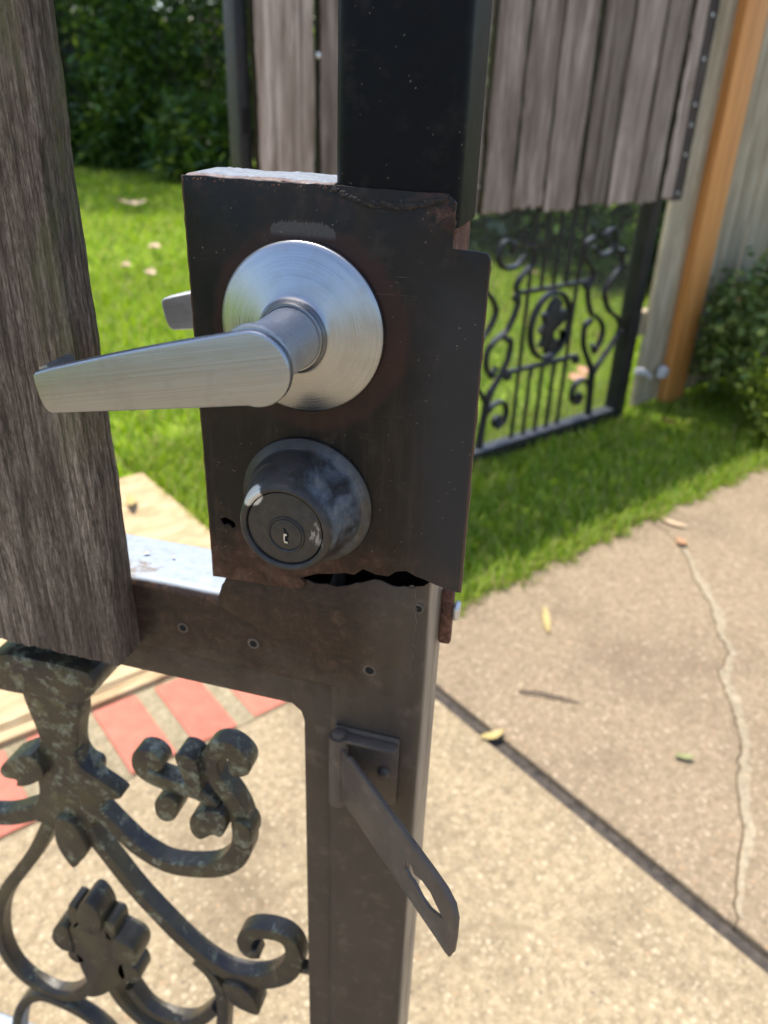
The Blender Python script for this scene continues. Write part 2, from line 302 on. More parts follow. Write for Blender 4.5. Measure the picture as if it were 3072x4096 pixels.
def foliage(name, stops, trans=0.35, rough=0.45, patch=None, pscale=1.2):
    t = NT(name, rough, spec=0.4)
    g = t.n('NewGeometry'); r = g.outputs['Random Per Island']
    cl = t.ramp(r, stops)
    if patch:
        cl = t.mix(t.ramp(t.noise(t.co(), pscale, 4, 0.6), [(0.42, 0), (0.66, 1)]), cl, patch)
    t.col(cl)
    tr = t.n('BsdfTranslucent'); hs = t.n('HueSaturation'); hs.inputs['Value'].default_value = 1.3; hs.inputs['Saturation'].default_value = 1.1
    t.l(cl, hs.inputs['Color']); t.l(hs.outputs[0], tr.inputs[0])
    mx = t.n('MixShader'); mx.inputs[0].default_value = trans
    t.l(t.b.outputs[0], mx.inputs[1]); t.l(tr.outputs[0], mx.inputs[2]); t.l(mx.outputs[0], t.t.nodes['Material Output'].inputs[0])
    M[name] = t.m
foliage('grass', [(0.0, (0.15, 0.24, 0.024)), (0.45, (0.25, 0.375, 0.032)), (0.75, (0.33, 0.43, 0.055)), (1.0, (0.44, 0.37, 0.15))], 0.45, 0.6)
foliage('dry_grass', [(0.0, (0.26, 0.20, 0.09)), (0.6, (0.40, 0.31, 0.16)), (1.0, (0.30, 0.34, 0.08))], 0.3, 0.7)
foliage('leaf_hedge', [(0.0, (0.030, 0.062, 0.014)), (0.6, (0.065, 0.135, 0.024)), (0.88, (0.085, 0.15, 0.025)), (1.0, (0.26, 0.34, 0.05))], 0.3, 0.26)
foliage('leaf_hedge_blue', [(0.0, (0.034, 0.066, 0.028)), (0.7, (0.07, 0.13, 0.045)), (1.0, (0.18, 0.24, 0.09))], 0.22, 0.25)
foliage('leaf_bush', [(0.0, (0.08, 0.13, 0.035)), (0.6, (0.15, 0.23, 0.055)), (1.0, (0.30, 0.35, 0.10))], 0.25, 0.4)
foliage('leaf_bright', [(0.0, (0.15, 0.22, 0.025)), (0.6, (0.28, 0.36, 0.04)), (1.0, (0.42, 0.46, 0.09))], 0.35, 0.4)
t = NT('bark', 0.9); n = t.noise(t.co((40, 40, 8)), 1.0, 5, 0.7); t.col(t.ramp(n, [(0.3, (0.035, 0.026, 0.018)), (0.7, (0.12, 0.095, 0.07))])); t.bump(n, 0.8, 0.01); M['bark'] = t.m
def plain(name, c, rough=0.6):
    t = NT(name, rough); n = t.noise(t.co(), 90, 3); t.col(t.mix(t.ramp(n, [(0.3, 0.0), (0.8, 0.6)]), c, tuple(q * 0.6 for q in c))); M[name] = t.m
plain('leaf_yellow', (0.44, 0.34, 0.13)); plain('leaf_tan', (0.58, 0.42, 0.26)); plain('leaf_pink', (0.62, 0.33, 0.20)); plain('leaf_orange', (0.46, 0.25, 0.13)); plain('leaf_green', (0.24, 0.24, 0.10)); plain('leaf_red', (0.36, 0.13, 0.07))
plain('petal', (0.55, 0.06, 0.10)); plain('twig', (0.10, 0.065, 0.05)); plain('sunlit_metal', (0.66, 0.64, 0.64), 0.4)

# ------------------------------------------------------------------ mesh helpers
def link(name, me, mat=None, parent=None, **props):
    o = bpy.data.objects.new(name, me); COL.objects.link(o)
    if mat is not None and me is not None:
        me.materials.clear()
        for q in (mat if isinstance(mat, (list, tuple)) else [mat]): me.materials.append(M[q])
    if parent is not None:
        o.parent = parent
        if 'origin' in parent: pass
    for k, v in props.items(): o[k] = v
    return o
def empty(name, loc=(0, 0, 0), rz=0.0, parent=None, **props):
    o = bpy.data.objects.new(name, None); COL.objects.link(o); o.location = loc; o.rotation_euler = (0, 0, rz); o.empty_display_size = 0.1
    if parent is not None: o.parent = parent
    for k, v in props.items(): o[k] = v
    return o
def done(bm, name='mesh', smooth=None):
    bmesh.ops.recalc_face_normals(bm, faces=bm.faces)
    me = bpy.data.meshes.new(name); bm.to_mesh(me); bm.free()
    if smooth:
        for p in me.polygons: p.use_smooth = True
        me.set_sharp_from_angle(angle=rad(smooth))
    return me
def box(x0, x1, y0, y1, z0, z1, bev=0.0, seg=2, smooth=40, axis=None):
    bm = bmesh.new(); bmesh.ops.create_cube(bm, size=1)
    for v in bm.verts:
        v.co = Vector(((x0 + x1) / 2 + v.co.x * (x1 - x0), (y0 + y1) / 2 + v.co.y * (y1 - y0), (z0 + z1) / 2 + v.co.z * (z1 - z0)))
    if bev:
        ed = bm.edges[:]
        if axis is not None:
            ed = [e for e in ed if abs((e.verts[0].co - e.verts[1].co).normalized()[axis]) > 0.9]
        bmesh.ops.bevel(bm, geom=ed, offset=bev, segments=seg, affect='EDGES', profile=0.5)
    return done(bm, 'box', smooth)
def prism(pts, y0, y1, bev=0.0, seg=2, smooth=45, back=False, holes=()):
    """outline in (x, z), front face at y0, back at y1"""
    bm = bmesh.new()
    vs = [bm.verts.new((p[0], y0, p[1])) for p in pts]
    loops = [vs]
    if holes:
        ed = [bm.edges.new((vs[i], vs[(i + 1) % len(vs)])) for i in range(len(vs))]
        for h in holes:
            hv = [bm.verts.new((p[0], y0, p[1])) for p in h]
            ed += [bm.edges.new((hv[i], hv[(i + 1) % len(hv)])) for i in range(len(hv))]
        r = bmesh.ops.triangle_fill(bm, edges=ed, use_beauty=True, use_dissolve=False)
        fs = [f for f in r['geom'] if isinstance(f, bmesh.types.BMFace)]
    else:
        fs = [bm.faces.new(vs)]
    fe = [e for e in bm.edges if e.is_boundary]
    r = bmesh.ops.extrude_face_region(bm, geom=fs)
    ext = [g for g in r['geom'] if isinstance(g, bmesh.types.BMVert)]
    for v in ext: v.co.y = y1
    # the original faces are now the front; extruded ones the back
    bmesh.ops.recalc_face_normals(bm, faces=bm.faces)
    if bev:
        front = [e for e in bm.edges if abs(e.verts[0].co.y - y0) < 1e-7 and abs(e.verts[1].co.y - y0) < 1e-7 and len(e.link_faces) == 2
                 and any(abs(f.normal.y) < 0.5 for f in e.link_faces)]
        if back:
            front += [e for e in bm.edges if abs(e.verts[0].co.y - y1) < 1e-7 and abs(e.verts[1].co.y - y1) < 1e-7 and len(e.link_faces) == 2
                      and any(abs(f.normal.y) < 0.5 for f in e.link_faces)]
        bmesh.ops.bevel(bm, geom=front, offset=bev, segments=seg, affect='EDGES', profile=0.5, clamp_overlap=True)
    return done(bm, 'prism', smooth)
def lathe(prof, cx, cz, seg=96, smooth=35):
    """profile (radius, y) turned about an axis along y"""
    bm = bmesh.new(); rings = []
    for r, y in prof:
        if r < 1e-6: rings.append([bm.verts.new((cx, y, cz))])
        else: rings.append([bm.verts.new((cx + r * math.cos(2 * math.pi * i / seg), y, cz + r * math.sin(2 * math.pi * i / seg))) for i in range(seg)])
    for a, b in zip(rings, rings[1:]):
        for i in range(seg):
            j = (i + 1) % seg
            if len(a) == 1 and len(b) == 1: continue
            if len(a) == 1: bm.faces.new((a[0], b[j], b[i]))
            elif len(b) == 1: bm.faces.new((a[i], a[j], b[0]))
            else: bm.faces.new((a[i], a[j], b[j], b[i]))
    return done(bm, 'lathe', smooth)
def catmull(P, n=8):
    P = [Vector(p) for p in P]; out = []
    Q = [P[0] * 2 - P[1]] + P + [P[-1] * 2 - P[-2]]
    for i in range(1, len(Q) - 2):
        a, b, c, d = Q[i - 1:i + 3]
        for k in range(n):
            s = k / n
            out.append(0.5 * ((2 * b) + (c - a) * s + (2 * a - 5 * b + 4 * c - d) * s * s + (3 * b - a - 3 * c + d) * s ** 3))
    out.append(P[-1]); return out
def ribbon(pts, widths, y0, y1, n=7, smooth=50, crown=0.35):
    """flat-bar scroll: centreline in (x, z), varying width, rounded front"""
    C = catmull([(p[0], p[1], 0) for p in pts], n); N = len(C)
    W = np.interp(np.linspace(0, 1, N), np.linspace(0, 1, len(widths)), widths)
    bm = bmesh.new(); rings = []
    sec = [(-1, 1), (-1, crown), (-0.86, crown * 0.45), (-0.5, 0.05), (0, 0), (0.5, 0.05), (0.86, crown * 0.45), (1, crown), (1, 1)]
    for i in range(N):
        tg = (C[min(i + 1, N - 1)] - C[max(i - 1, 0)]).normalized(); nr = Vector((-tg.y, tg.x, 0))
        ring = []
        for a, b in sec:
            p = C[i] + nr * a * W[i] / 2
            ring.append(bm.verts.new((p.x, y0 + (y1 - y0) * b, p.y)))
        rings.append(ring)
    for a, b in zip(rings, rings[1:]):
        for k in range(len(sec)):
            bm.faces.new((a[k], a[(k + 1) % len(sec)], b[(k + 1) % len(sec)], b[k]))
    bm.faces.new(rings[0]); bm.faces.new(rings[-1][::-1])
    return done(bm, 'ribbon', smooth)
def tube_path(pts, r, seg=6, smooth=60):
    pts = [Vector(p) for p in pts]; bm = bmesh.new(); rings = []
    for i, p in enumerate(pts):
        tg = (pts[min(i + 1, len(pts) - 1)] - pts[max(i - 1, 0)]).normalized()
        a = tg.orthogonal().normalized(); b = tg.cross(a); rr = r[i] if isinstance(r, (list, tuple)) else r
        rings.append([bm.verts.new(p + (a * math.cos(2 * math.pi * k / seg) + b * math.sin(2 * math.pi * k / seg)) * rr) for k in range(seg)])
    for q in range(len(rings) - 1):
        # align rings
        A, B = rings[q], rings[q + 1]
        best = min(range(seg), key=lambda s: sum((A[k].co - B[(k + s) % seg].co).length for k in range(seg)))
        rings[q + 1] = B[best:] + B[:best]; B = rings[q + 1]
        for k in range(seg): bm.faces.new((A[k], A[(k + 1) % seg], B[(k + 1) % seg], B[k]))
    bm.faces.new(rings[0]); bm.faces.new(rings[-1])
    return done(bm, 'tube', smooth)
def raw(V, F, name='raw', smooth=False):
    me = bpy.data.meshes.new(name); V = np.asarray(V, np.float32); F = np.asarray(F, np.int32)
    me.vertices.add(len(V)); me.vertices.foreach_set('co', V.ravel())
    k = F.shape[1]; me.loops.add(F.size); me.loops.foreach_set('vertex_index', F.ravel())
    me.polygons.add(len(F)); me.polygons.foreach_set('loop_start', np.arange(0, F.size, k, dtype=np.int32))
    try: me.polygons.foreach_set('loop_total', np.full(len(F), k, np.int32))
    except Exception: pass
    me.update(calc_edges=True); me.validate()
    if smooth: me.polygons.foreach_set('use_smooth', np.ones(len(F), bool))
    return me
def mm(L): return [(a / 1000.0, b / 1000.0) for a, b in L]
def ragged(pts, step, amp, seed=0, fixed=()):
    """resample an outline with small rough offsets"""
    r = random.Random(seed); out = []
    for i, p in enumerate(pts):
        q = pts[(i + 1) % len(pts)]; L = math.dist(p, q); k = max(1, int(L / step))
        for j in range(k):
            s = j / k; a = amp if j else amp * 0.4
            out.append((p[0] + (q[0] - p[0]) * s + r.uniform(-a, a), p[1] + (q[1] - p[1]) * s + r.uniform(-a, a)))
    return out

# ================================================================== THE SETTING
def sheet(name, quads, mat, z, **kw):
    V = []; F = []
    for q in quads:
        b = len(V); V += [tuple(yd(u, n, z)) for u, n in q]; F.append([b, b + 1, b + 2, b + 3])
    return link(name, raw(V, F), mat, None, kind='structure', **kw)
def grid_sheet(name, u0, u1, n0, n1, mat, z):
    return sheet(name, [[(u0, n0), (u1, n0), (u1, n1), (u0, n1)]], mat, z)
g = grid_sheet('ground', -80, 80, -80, 80, 'soil', -0.03)
g.data.update()
lawn = sheet('lawn', [[(0.80, -GN - 1.488 - 0.903), (0.80, -30), (30, -30), (30, -0.903)][::-1], [(0.53, -1.06), (0.53, -30), (0.80, -30), (0.80, -1.06)][::-1],
                      [(-30, -2.02), (-30, -30), (0.53, -30), (0.53, -2.02)][::-1]], 'turf', -0.022)

# concrete paving: slabs with recessed joints
pav = empty('pavement', tuple(yd(0.6, 0.5)), YAW, kind='structure')
def slab(name, pts, z0, z1, mat, bev=0.006, parent=pav, org=(0.6, 0.5)):
    """outline in yard (u, n)"""
    bm = bmesh.new(); vs = [bm.verts.new((u - org[0], -(n - org[1]), z1)) for u, n in pts]
    f = bm.faces.new(vs); r = bmesh.ops.extrude_face_region(bm, geom=[f])
    for v in [g_ for g_ in r['geom'] if isinstance(g_, bmesh.types.BMVert)]: v.co.z = z0
    bmesh.ops.recalc_face_normals(bm, faces=bm.faces)
    if bev:
        ed = [e for e in bm.edges if all(abs(v.co.z - z1) < 1e-6 for v in e.verts)]
        bmesh.ops.bevel(bm, geom=ed, offset=bev, segments=2, affect='EDGES', clamp_overlap=True)
    return link(name, done(bm, name, 40), mat, parent)
crk = [(1.640, -0.905), (1.600, -0.80), (1.553, -0.729), (1.46, -0.64), (1.385, -0.547), (1.29, -0.47), (1.239, -0.404), (1.16, -0.385), (1.123, -0.352), (1.06, -0.29), (1.001, -0.239), (0.90, -0.19), (0.798, -0.118), (0.70, -0.075), (0.631, -0.035)]
rc = random.Random(3); crf = []
for a, b in zip(crk, crk[1:]):
    for j in range(6):
        s = j / 6; w = 0.0035 if j else 0.002
        crf.append((a[0] + (b[0] - a[0]) * s + rc.uniform(-w, w), a[1] + (b[1] - a[1]) * s + rc.uniform(-w, w)))
crf.append(crk[-1])
def edge_n(u0, u1, n, amp, seed):
    r = random.Random(seed); k = int(abs(u1 - u0) / 0.04)
    return [(u0 + (u1 - u0) * i / k, n + (r.uniform(-amp, amp) if 0 < i < k else 0)) for i in range(k + 1)]
slab('concrete_slab', [(0.604, -0.853), (0.604, 6.0), (-4.2, 6.0), (-4.2, -0.853)], -0.1, 0.0, 'concrete', 0.008)
slab('concrete_slab', [p for p in edge_n(0.631, 1.640, -0.903, 0.008, 1)] + crf[1:], -0.1, -0.0015, 'concrete_warm', 0.0015)
off = [(u + 0.0013 + 0.0012 * mnoise.noise(Vector((i * .3, 0, 0))), n + 0.0016 + 0.0014 * mnoise.noise(Vector((i * .3, 5, 0)))) for i, (u, n) in enumerate(crf)]
slab('concrete_slab', [(0.631, 6.0)] + off[::-1] + [p for p in edge_n(1.66, 4.2, -0.903, 0.008, 2)] + [(4.2, 6.0)], -0.1, -0.001, 'concrete_warm', 0.0015)
slab('expansion_strip', [(0.6060, -0.85), (0.6290, -0.85), (0.6290, 6.0), (0.6060, 6.0)], -0.1, -0.013, 'felt', 0)
pa = [(u + 0.0022, n + 0.0030) for u, n in crf[8:-1]]; rp = random.Random(8)
pb = [(u + 0.004 + w, n + 0.006 + w) for (u, n), w in zip(pa, [(0.004 + 0.022 * abs(mnoise.noise(Vector((i * 0.13, 2, 0))))) * min(1, i / 12, (len(pa) - 1 - i) / 14 + 0.02) for i in range(len(pa))])]
slab('cement_patch', pa + pb[::-1], -0.02, 0.0004, 'cement_patch', 0)
# brick soldier course
brk = empty('brick_edging', tuple(yd(0, -0.955)), YAW, kind='structure')
slab('mortar_bed', [(0.52, -1.062), (0.52, -0.8545), (-2.2, -0.8545), (-2.2, -1.062)][::-1], -0.1, -0.007, 'mortar', 0, brk, (0, -0.955))
bme = box(-0.0445, 0.0445, -0.0985, 0.0985, -0.06, 0.0, 0.005, 2)
for i in range(22):
    o = link('brick', bme, 'brick', brk); o.location = (0.4485 - i * 0.1265, random.uniform(-0.003, 0.003) + 0.002, random.uniform(-0.003, 0.002)); o.rotation_euler = (random.uniform(-.01, .01), random.uniform(-.01, .01), random.uniform(-.02, .02))
# beige stone landing beyond the bricks
st = empty('stone_path', tuple(yd(-0.3, -1.5)), YAW, kind='structure')
def flag(u0, u1, n0, n1, z):
    P = []
    for (a, b), (c_, d_) in zip([(u0, n0), (u1, n0), (u1, n1), (u0, n1)], [(u1, n0), (u1, n1), (u0, n1), (u0, n0)]):
        for j in range(7): P.append((a + (c_ - a) * j / 7 + random.uniform(-.004, .004), b + (d_ - b) * j / 7 + random.uniform(-.004, .004)))
    slab('flagstone', P[::-1], -0.1, z, 'stone', 0.006, st, (-0.3, -1.5))
flag(-0.52, 0.545, -2.0, -1.096, 0.012); flag(-1.3, -0.53, -2.0, -1.096, 0.011); flag(-2.1, -1.31, -2.0, -1.096, 0.012)
flag(-1.3, 0.545, -1.092, -1.066, 0.007)

# ================================================================== NEAR GATE
GO = Vector((-0.098, 0.028, 0.0))
gate = empty('iron_gate', GO, label='open iron gate leaf with silver lever handle, deadbolt and rusty lock box, nearest the camera', category='gate')
def gp(name, me, mat, parent=gate, **kw):
    o = link(name, me, mat, parent, **kw)
    if parent is gate: o.location = -GO
    return o
# frame
gp('upright', box(-0.124, -0.0660, 0.0012, 0.053, 1.046, 1.95, 0.008, 5, axis=2), 'paint_upper')
face_r = mm([(-0.1240e3, 845), (-138.2, 842.5), (-128.2, 841.5), (-109.6, 845.5), (-104.3, 851.0), (-94.9, 855.4), (-88.4, 851.9), (-66.5, 854.3)])
bm = bmesh.new()
# lower upright: rounded tube, open at the rusted top
def tube_section(x0, x1, y0, y1, r, seg=4):
    P = []
    for cx, cy, a0 in ((x1 - r, y0 + r, -90), (x1 - r, y1 - r, 0), (x0 + r, y1 - r, 90), (x0 + r, y0 + r, 180)):
        for i in range(seg + 1):
            a = rad(a0 + 90 * i / seg); P.append((cx + r * math.cos(a), cy + r * math.sin(a)))
    return P
sec = tube_section(-0.1275, -0.066, 0.003, 0.054, 0.007)
ztop = lambda x, y: (np.interp(x, [-0.128, -0.118, -0.110, -0.105, -0.100, -0.095, -0.088, -0.066], [0.8425, 0.8420, 0.8450, 0.8505, 0.8530, 0.8550, 0.8520, 0.8590]) if y < 0.012 else 0.86)
# front is subdivided so that its top edge can be ragged
P = []
for i, p in enumerate(sec):
    q = sec[(i + 1) % len(sec)]
    P.append(p)
    if abs(p[1] - 0.003) < 1e-6 and abs(q[1] - 0.003) < 1e-6:
        for j in range(1, 24): P.append((p[0] + (q[0] - p[0]) * j / 24, 0.003))
zl = [0.07, 0.2, 0.35, 0.5, 0.65, 0.78]
rings = [[bm.verts.new((x, y, z)) for x, y in P] for z in zl] + [[bm.verts.new((x, y, float(ztop(x, y)) + (random.uniform(-.0012, .0012) if y < .004 else 0))) for x, y in P]]
for a, b in zip(rings, rings[1:]):
    for i in range(len(P)): bm.faces.new((a[i], a[(i + 1) % len(P)], b[(i + 1) % len(P)], b[i]))
gp('upright', done(bm, 'upright', 40), 'paint_lower')
def rail_mesh(x0, x1, z0, z1, y0=0.0035, y1=0.0545, r=0.007):
    s = tube_section(z0, z1, y0, y1, r); bm = bmesh.new(); rr = []
    for x in np.linspace(x0, x1, 30): rr.append([bm.verts.new((x, y, z)) for z, y in s])
    for a, b in zip(rr, rr[1:]):
        for i in range(len(s)): bm.faces.new((a[i], a[(i + 1) % len(s)], b[(i + 1) % len(s)], b[i]))
    bm.faces.new(rr[0]); bm.faces.new(rr[-1]); return done(bm, 'rail', 40)
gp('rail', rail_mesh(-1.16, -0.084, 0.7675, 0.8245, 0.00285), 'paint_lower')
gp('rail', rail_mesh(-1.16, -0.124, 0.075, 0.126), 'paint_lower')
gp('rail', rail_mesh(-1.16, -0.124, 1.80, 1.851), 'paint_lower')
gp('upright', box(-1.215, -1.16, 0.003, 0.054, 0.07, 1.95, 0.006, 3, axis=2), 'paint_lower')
# stop bar round the ornamental panel
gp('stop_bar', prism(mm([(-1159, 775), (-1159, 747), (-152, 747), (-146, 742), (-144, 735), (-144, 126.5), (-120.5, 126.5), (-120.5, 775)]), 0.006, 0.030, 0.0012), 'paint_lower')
# lock box
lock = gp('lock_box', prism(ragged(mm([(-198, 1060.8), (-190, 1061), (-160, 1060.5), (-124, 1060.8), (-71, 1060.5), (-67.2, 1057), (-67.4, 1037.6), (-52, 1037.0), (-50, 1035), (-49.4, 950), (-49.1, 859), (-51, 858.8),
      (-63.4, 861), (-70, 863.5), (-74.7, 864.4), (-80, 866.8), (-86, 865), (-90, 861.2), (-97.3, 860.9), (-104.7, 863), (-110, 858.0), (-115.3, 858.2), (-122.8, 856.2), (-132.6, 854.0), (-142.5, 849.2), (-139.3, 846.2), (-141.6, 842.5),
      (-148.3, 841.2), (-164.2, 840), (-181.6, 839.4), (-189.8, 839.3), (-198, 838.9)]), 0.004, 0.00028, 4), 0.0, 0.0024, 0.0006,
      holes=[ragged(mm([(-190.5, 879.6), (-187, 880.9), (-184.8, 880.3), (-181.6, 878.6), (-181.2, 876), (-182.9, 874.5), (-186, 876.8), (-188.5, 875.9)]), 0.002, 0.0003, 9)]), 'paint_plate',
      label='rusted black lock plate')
LB = gp('box_side', box(-0.1975, -0.195, 0.0026, 0.043, 0.839, 1.058), 'paint_shell', lock)
gp('box_back', box(-0.195, -0.071, 0.0405, 0.043, 0.8245, 1.057), 'paint_shell', lock)
bm = bmesh.new()  # folded top with a worn lip
prof = [(0.0024, 1.0585), (0.003, 1.0606), (0.006, 1.0614), (0.036, 1.0617), (0.0415, 1.0610), (0.043, 1.058)]
prev = None
for i in range(41):
    x = -0.1978 + (0.0738) * i / 40
    ring = [bm.verts.new((x, y + random.uniform(-.0002, .0002), z + random.uniform(-.0003, .0003) + 0.00025 * math.sin(i * 0.31))) for y, z in prof]
    if prev:
        for k in range(len(prof) - 1): bm.faces.new((prev[k], prev[k + 1], ring[k + 1], ring[k]))
    prev = ring
t = NT('worn_top', 0.5); c = t.co(); n = t.noise(c, 90, 6, 0.7, 0.4); x, y, z = t.sep(c)
ch = t.ramp(t.noise(c, 200, 5, 0.7), [(0.3, (0.15, 0.17, 0.20)), (0.6, (0.25, 0.275, 0.31)), (0.8, (0.21, 0.17, 0.13))])
f = t.maprange(t.math('ADD', y, t.math('MULTIPLY', t.math('SUBTRACT', n, 0.5), 0.02)), 0.010, 0.003)
t.col(t.mix(f, ch, t.ramp(n, [(0.3, (0.05, 0.024, 0.018)), (0.6, (0.16, 0.08, 0.055))]))); t.bump(n, 0.8, 0.002); M['worn_top'] = t.m
gp('box_top', done(bm, 'top', 60), 'worn_top', lock)
gp('rust_edge', box(-0.0712, -0.0685, 0.0030, 0.050, 0.862, 1.0455, 0.0008, 1), 'rust', lock)
bm = bmesh.new()
def beads(name, pts, r, y, mat, n, seed, parent=lock):
    """a lumpy weld line"""
    rr = random.Random(seed); bm = bmesh.new(); C = catmull([(a, b, 0) for a, b in pts], n)
    for p in C:
        q = r * rr.uniform(0.4, 1.25)
        mt = Matrix.Translation((p.x + rr.uniform(-r, r) * .6, y, p.y + rr.uniform(-r, r) * .7)) @ Matrix.Diagonal((q * rr.uniform(0.9, 2.0), q * 0.55, q, 1))
        bmesh.ops.create_icosphere(bm, subdivisions=1, radius=1.0, matrix=mt)
    return gp(name, done(bm, name, 80), mat, parent)
beads('weld_bead', mm([(-123, 1059.5), (-112, 1055), (-100, 1054.5), (-90, 1054), (-80, 1056), (-72, 1058.5)]), 0.0011, -0.0002, 'weld', 26, 1)
beads('weld_bead', mm([(-111, 1053.6), (-104, 1053.4), (-97, 1053.2), (-90, 1052.6)]), 0.0006, -0.0002, 'weld', 18, 5)
beads('weld_bead', mm([(-197.5, 1059.2), (-180, 1059.6), (-160, 1059.0), (-140, 1059.4), (-125, 1059.8)]), 0.0008, 0.0004, 'rust', 30, 2)
beads('weld_bead', mm([(-70, 1054), (-69, 1048), (-68.8, 1041)]), 0.0012, 0.0014, 'rust', 14, 3)
gp('rust_web', prism(ragged(mm([(-191, 838), (-193.5, 832), (-196, 825), (-197, 817), (-190, 812), (-172, 806), (-160, 800), (-140, 803), (-127, 796), (-110, 800), (-96, 790), (-84, 797), (-73.5, 792), (-73.8, 856), (-81, 854.5), (-88, 853.2), (-94.5, 856), (-101, 855.0), (-106, 852.5), (-112, 849), (-120, 846), (-128, 846.5), (-135, 845.5), (-141, 847), (-146, 843.5), (-160, 842), (-175, 841)]), 0.003, 0.0011, 6), 0.0024, 0.0034, 0.0003), 'paint_lower', lock)
# screw holes in the frame
for hx, hz, r in ((-223.6, 793.1, 2.2), (-175.3, 792.3, 2.3), (-99.7, 790.5, 2.6), (-72.5, 841.5, 2.0)):
    o = gp('screw_hole', lathe([(0, 0.0027), (r * .0010, 0.0027), (r * .00105, 0.0024), (r * .0013, 0.0023), (r * .0017, 0.0026), (r * .0017, 0.0034)], hx / 1000, hz / 1000, 20, 30), ['paint_arm', 'void'])
    for p in o.data.polygons:
        if (Vector((p.center.x - hx / 1000, p.center.z - hz / 1000))).length < r * 0.00102: p.material_index = 1

# lever handles
RX, RZ = -0.1383, 0.9949
def lever_set(name, y_off, flip, length, drop, label):
    root = empty(name, (0, 0, 0), 0, gate, label=label); root.location = -GO
    s = -1 if flip else 1
    fy = lambda y: y_off + s * y
    pr = [(0.0, 0.0), (0.0405, 0.0), (0.0418, -0.0006), (0.0419, -0.0030), (0.0414, -0.0040), (0.0402, -0.0047)]
    for i in range(1, 12):
        q = i / 11; pr.append((0.0402 + (0.0192 - 0.0402) * q, -0.0047 - 0.0078 * q ** 0.92))
    pr += [(0.0183, -0.0129), (0.0172, -0.0141), (0.0168, -0.0158), (0.0166, -0.0176), (0.0161, -0.0185), (0.0153, -0.0186), (0.0147, -0.0183), (0.0143, -0.0176)]
    link('rosette', lathe([(r, fy(y)) for r, y in pr], RX, RZ, 128, 40), 'nickel_rosette', root)
    pn = [(0.0146, -0.0178), (0.0144, -0.0205), (0.0142, -0.030), (0.0142, -0.040), (0.0144, -0.045), (0.0149, -0.049), (0.0157, -0.0530), (0.0166, -0.0562), (0.0160, -0.0585), (0.0, -0.0585)]
    link('neck', lathe([(r, fy(y)) for r, y in pn], RX + 0.0002, RZ - 0.0002, 96, 50), 'nickel_lit', root)
    # blade: stadium head, tapering grip
    hx, hz, hr = RX + 0.0008, RZ - 0.0022, 0.0168; L = length; out = []
    tipx = hx - L; tipz = hz - drop
    top_t = (tipx - 0.002, tipz + 0.0098); bot_t = (tipx + 0.005, tipz - 0.0100)
    for i in range(21):
        a = rad(100 - 200 * i / 20); out.append((hx + hr * math.cos(a), hz + hr * math.sin(a)))
    # lower edge, tip, upper edge
    b0 = out[-1]; a0 = out[0]
    for i in range(1, 12): q = i / 12; out.append((b0[0] + (bot_t[0] - b0[0]) * q, b0[1] + (bot_t[1] - b0[1]) * q))
    for (px, pz) in ((0.0, 0.0), (-0.0022, 0.0005), (-0.0042, 0.0025), (-0.0060, 0.0075), (-0.0072, 0.0140)): out.append((bot_t[0] + px, bot_t[1] + pz))
    out.append((top_t[0] - 0.0005, top_t[1] - 0.002)); out.append((top_t[0] + 0.0012, top_t[1]))
    for i in range(1, 12): q = i / 12; out.append((top_t[0] + (a0[0] - top_t[0]) * q, top_t[1] + (a0[1] - top_t[1]) * q + 0.0010 * math.sin(math.pi * q)))
    bl = prism(out, -0.0625, -0.0500 if flip else -0.0568, 0.0013, 3, 40, back=True)
    for v in bl.vertices: v.co.y = fy(v.co.y)
    if flip: bl.flip_normals()
    blade = link('lever', bl, 'nickel_lit' if flip else 'nickel_lever', root)
    ret = prism([(top_t[0] - 0.0002, -0.0575), (top_t[0] + 0.0045, -0.0575), (top_t[0] + 0.0065, -0.0400), (top_t[0] + 0.0030, -0.0385)], 0, 1, 0)
    # outline above is (x, y): stand it up along the tip
    for v in ret.vertices:
        x, q, y = v.co; k_ = q
        v.co = Vector((x + (0.0058 if k_ > 0.5 else 0), fy(y), (tipz - 0.0085) if k_ > 0.5 else (tipz + 0.0098 + (0.0026 if x > top_t[0] + 0.002 else 0.0006))))
    if not flip: link('tip_return', ret, 'nickel_lever', blade)
    return root
lever_set('lever_handle', 0.0, False, 0.1085, 0.0238, 'brushed silver lever handle on the front of the lock box')
lever_set('lever_handle', 0.0435, True, 0.131, 0.026, 'silver lever on the far side of the lock box, only its tip showing')

# deadbolt
DX, DZ = -0.1373, 0.9003
db = empty('deadbolt', (0, 0, 0), 0, gate, label='dark bronze deadbolt cylinder with worn edges'); db.location = -GO
hp = [(0.0, 0.0), (0.0360, 0.0), (0.0370, -0.0008), (0.0369, -0.0022), (0.0352, -0.0035), (0.0330, -0.0042)]
for i in range(0, 9):
    q = i / 8; hp.append((0.0322 + (0.0262 - 0.0322) * q, -0.0050 - 0.0225 * q))
hp += [(0.0254, -0.0302), (0.0247, -0.0324), (0.0240, -0.0338), (0.0231, -0.0346), (0.0221, -0.0347), (0.0212, -0.0341), (0.0208, -0.0334), (0.0207, -0.031)]
link('housing', lathe([(r, y) for r, y in hp], DX, DZ, 128, 45), 'bronze', db)
fc = [(0.0, -0.0330), (0.0190, -0.0330), (0.0200, -0.0328), (0.0203, -0.0320), (0.0203, -0.030)]
link('cylinder_face', lathe(fc, DX, DZ, 96, 45), 'bronze', db)
PX, PZ = DX + 0.0008, DZ - 0.0032
link('plug_ring', lathe([(0.0089, -0.0329), (0.0091, -0.0338), (0.0097, -0.0340), (0.0102, -0.0335), (0.0103, -0.0329)], PX, PZ, 64, 60), 'bronze', db)
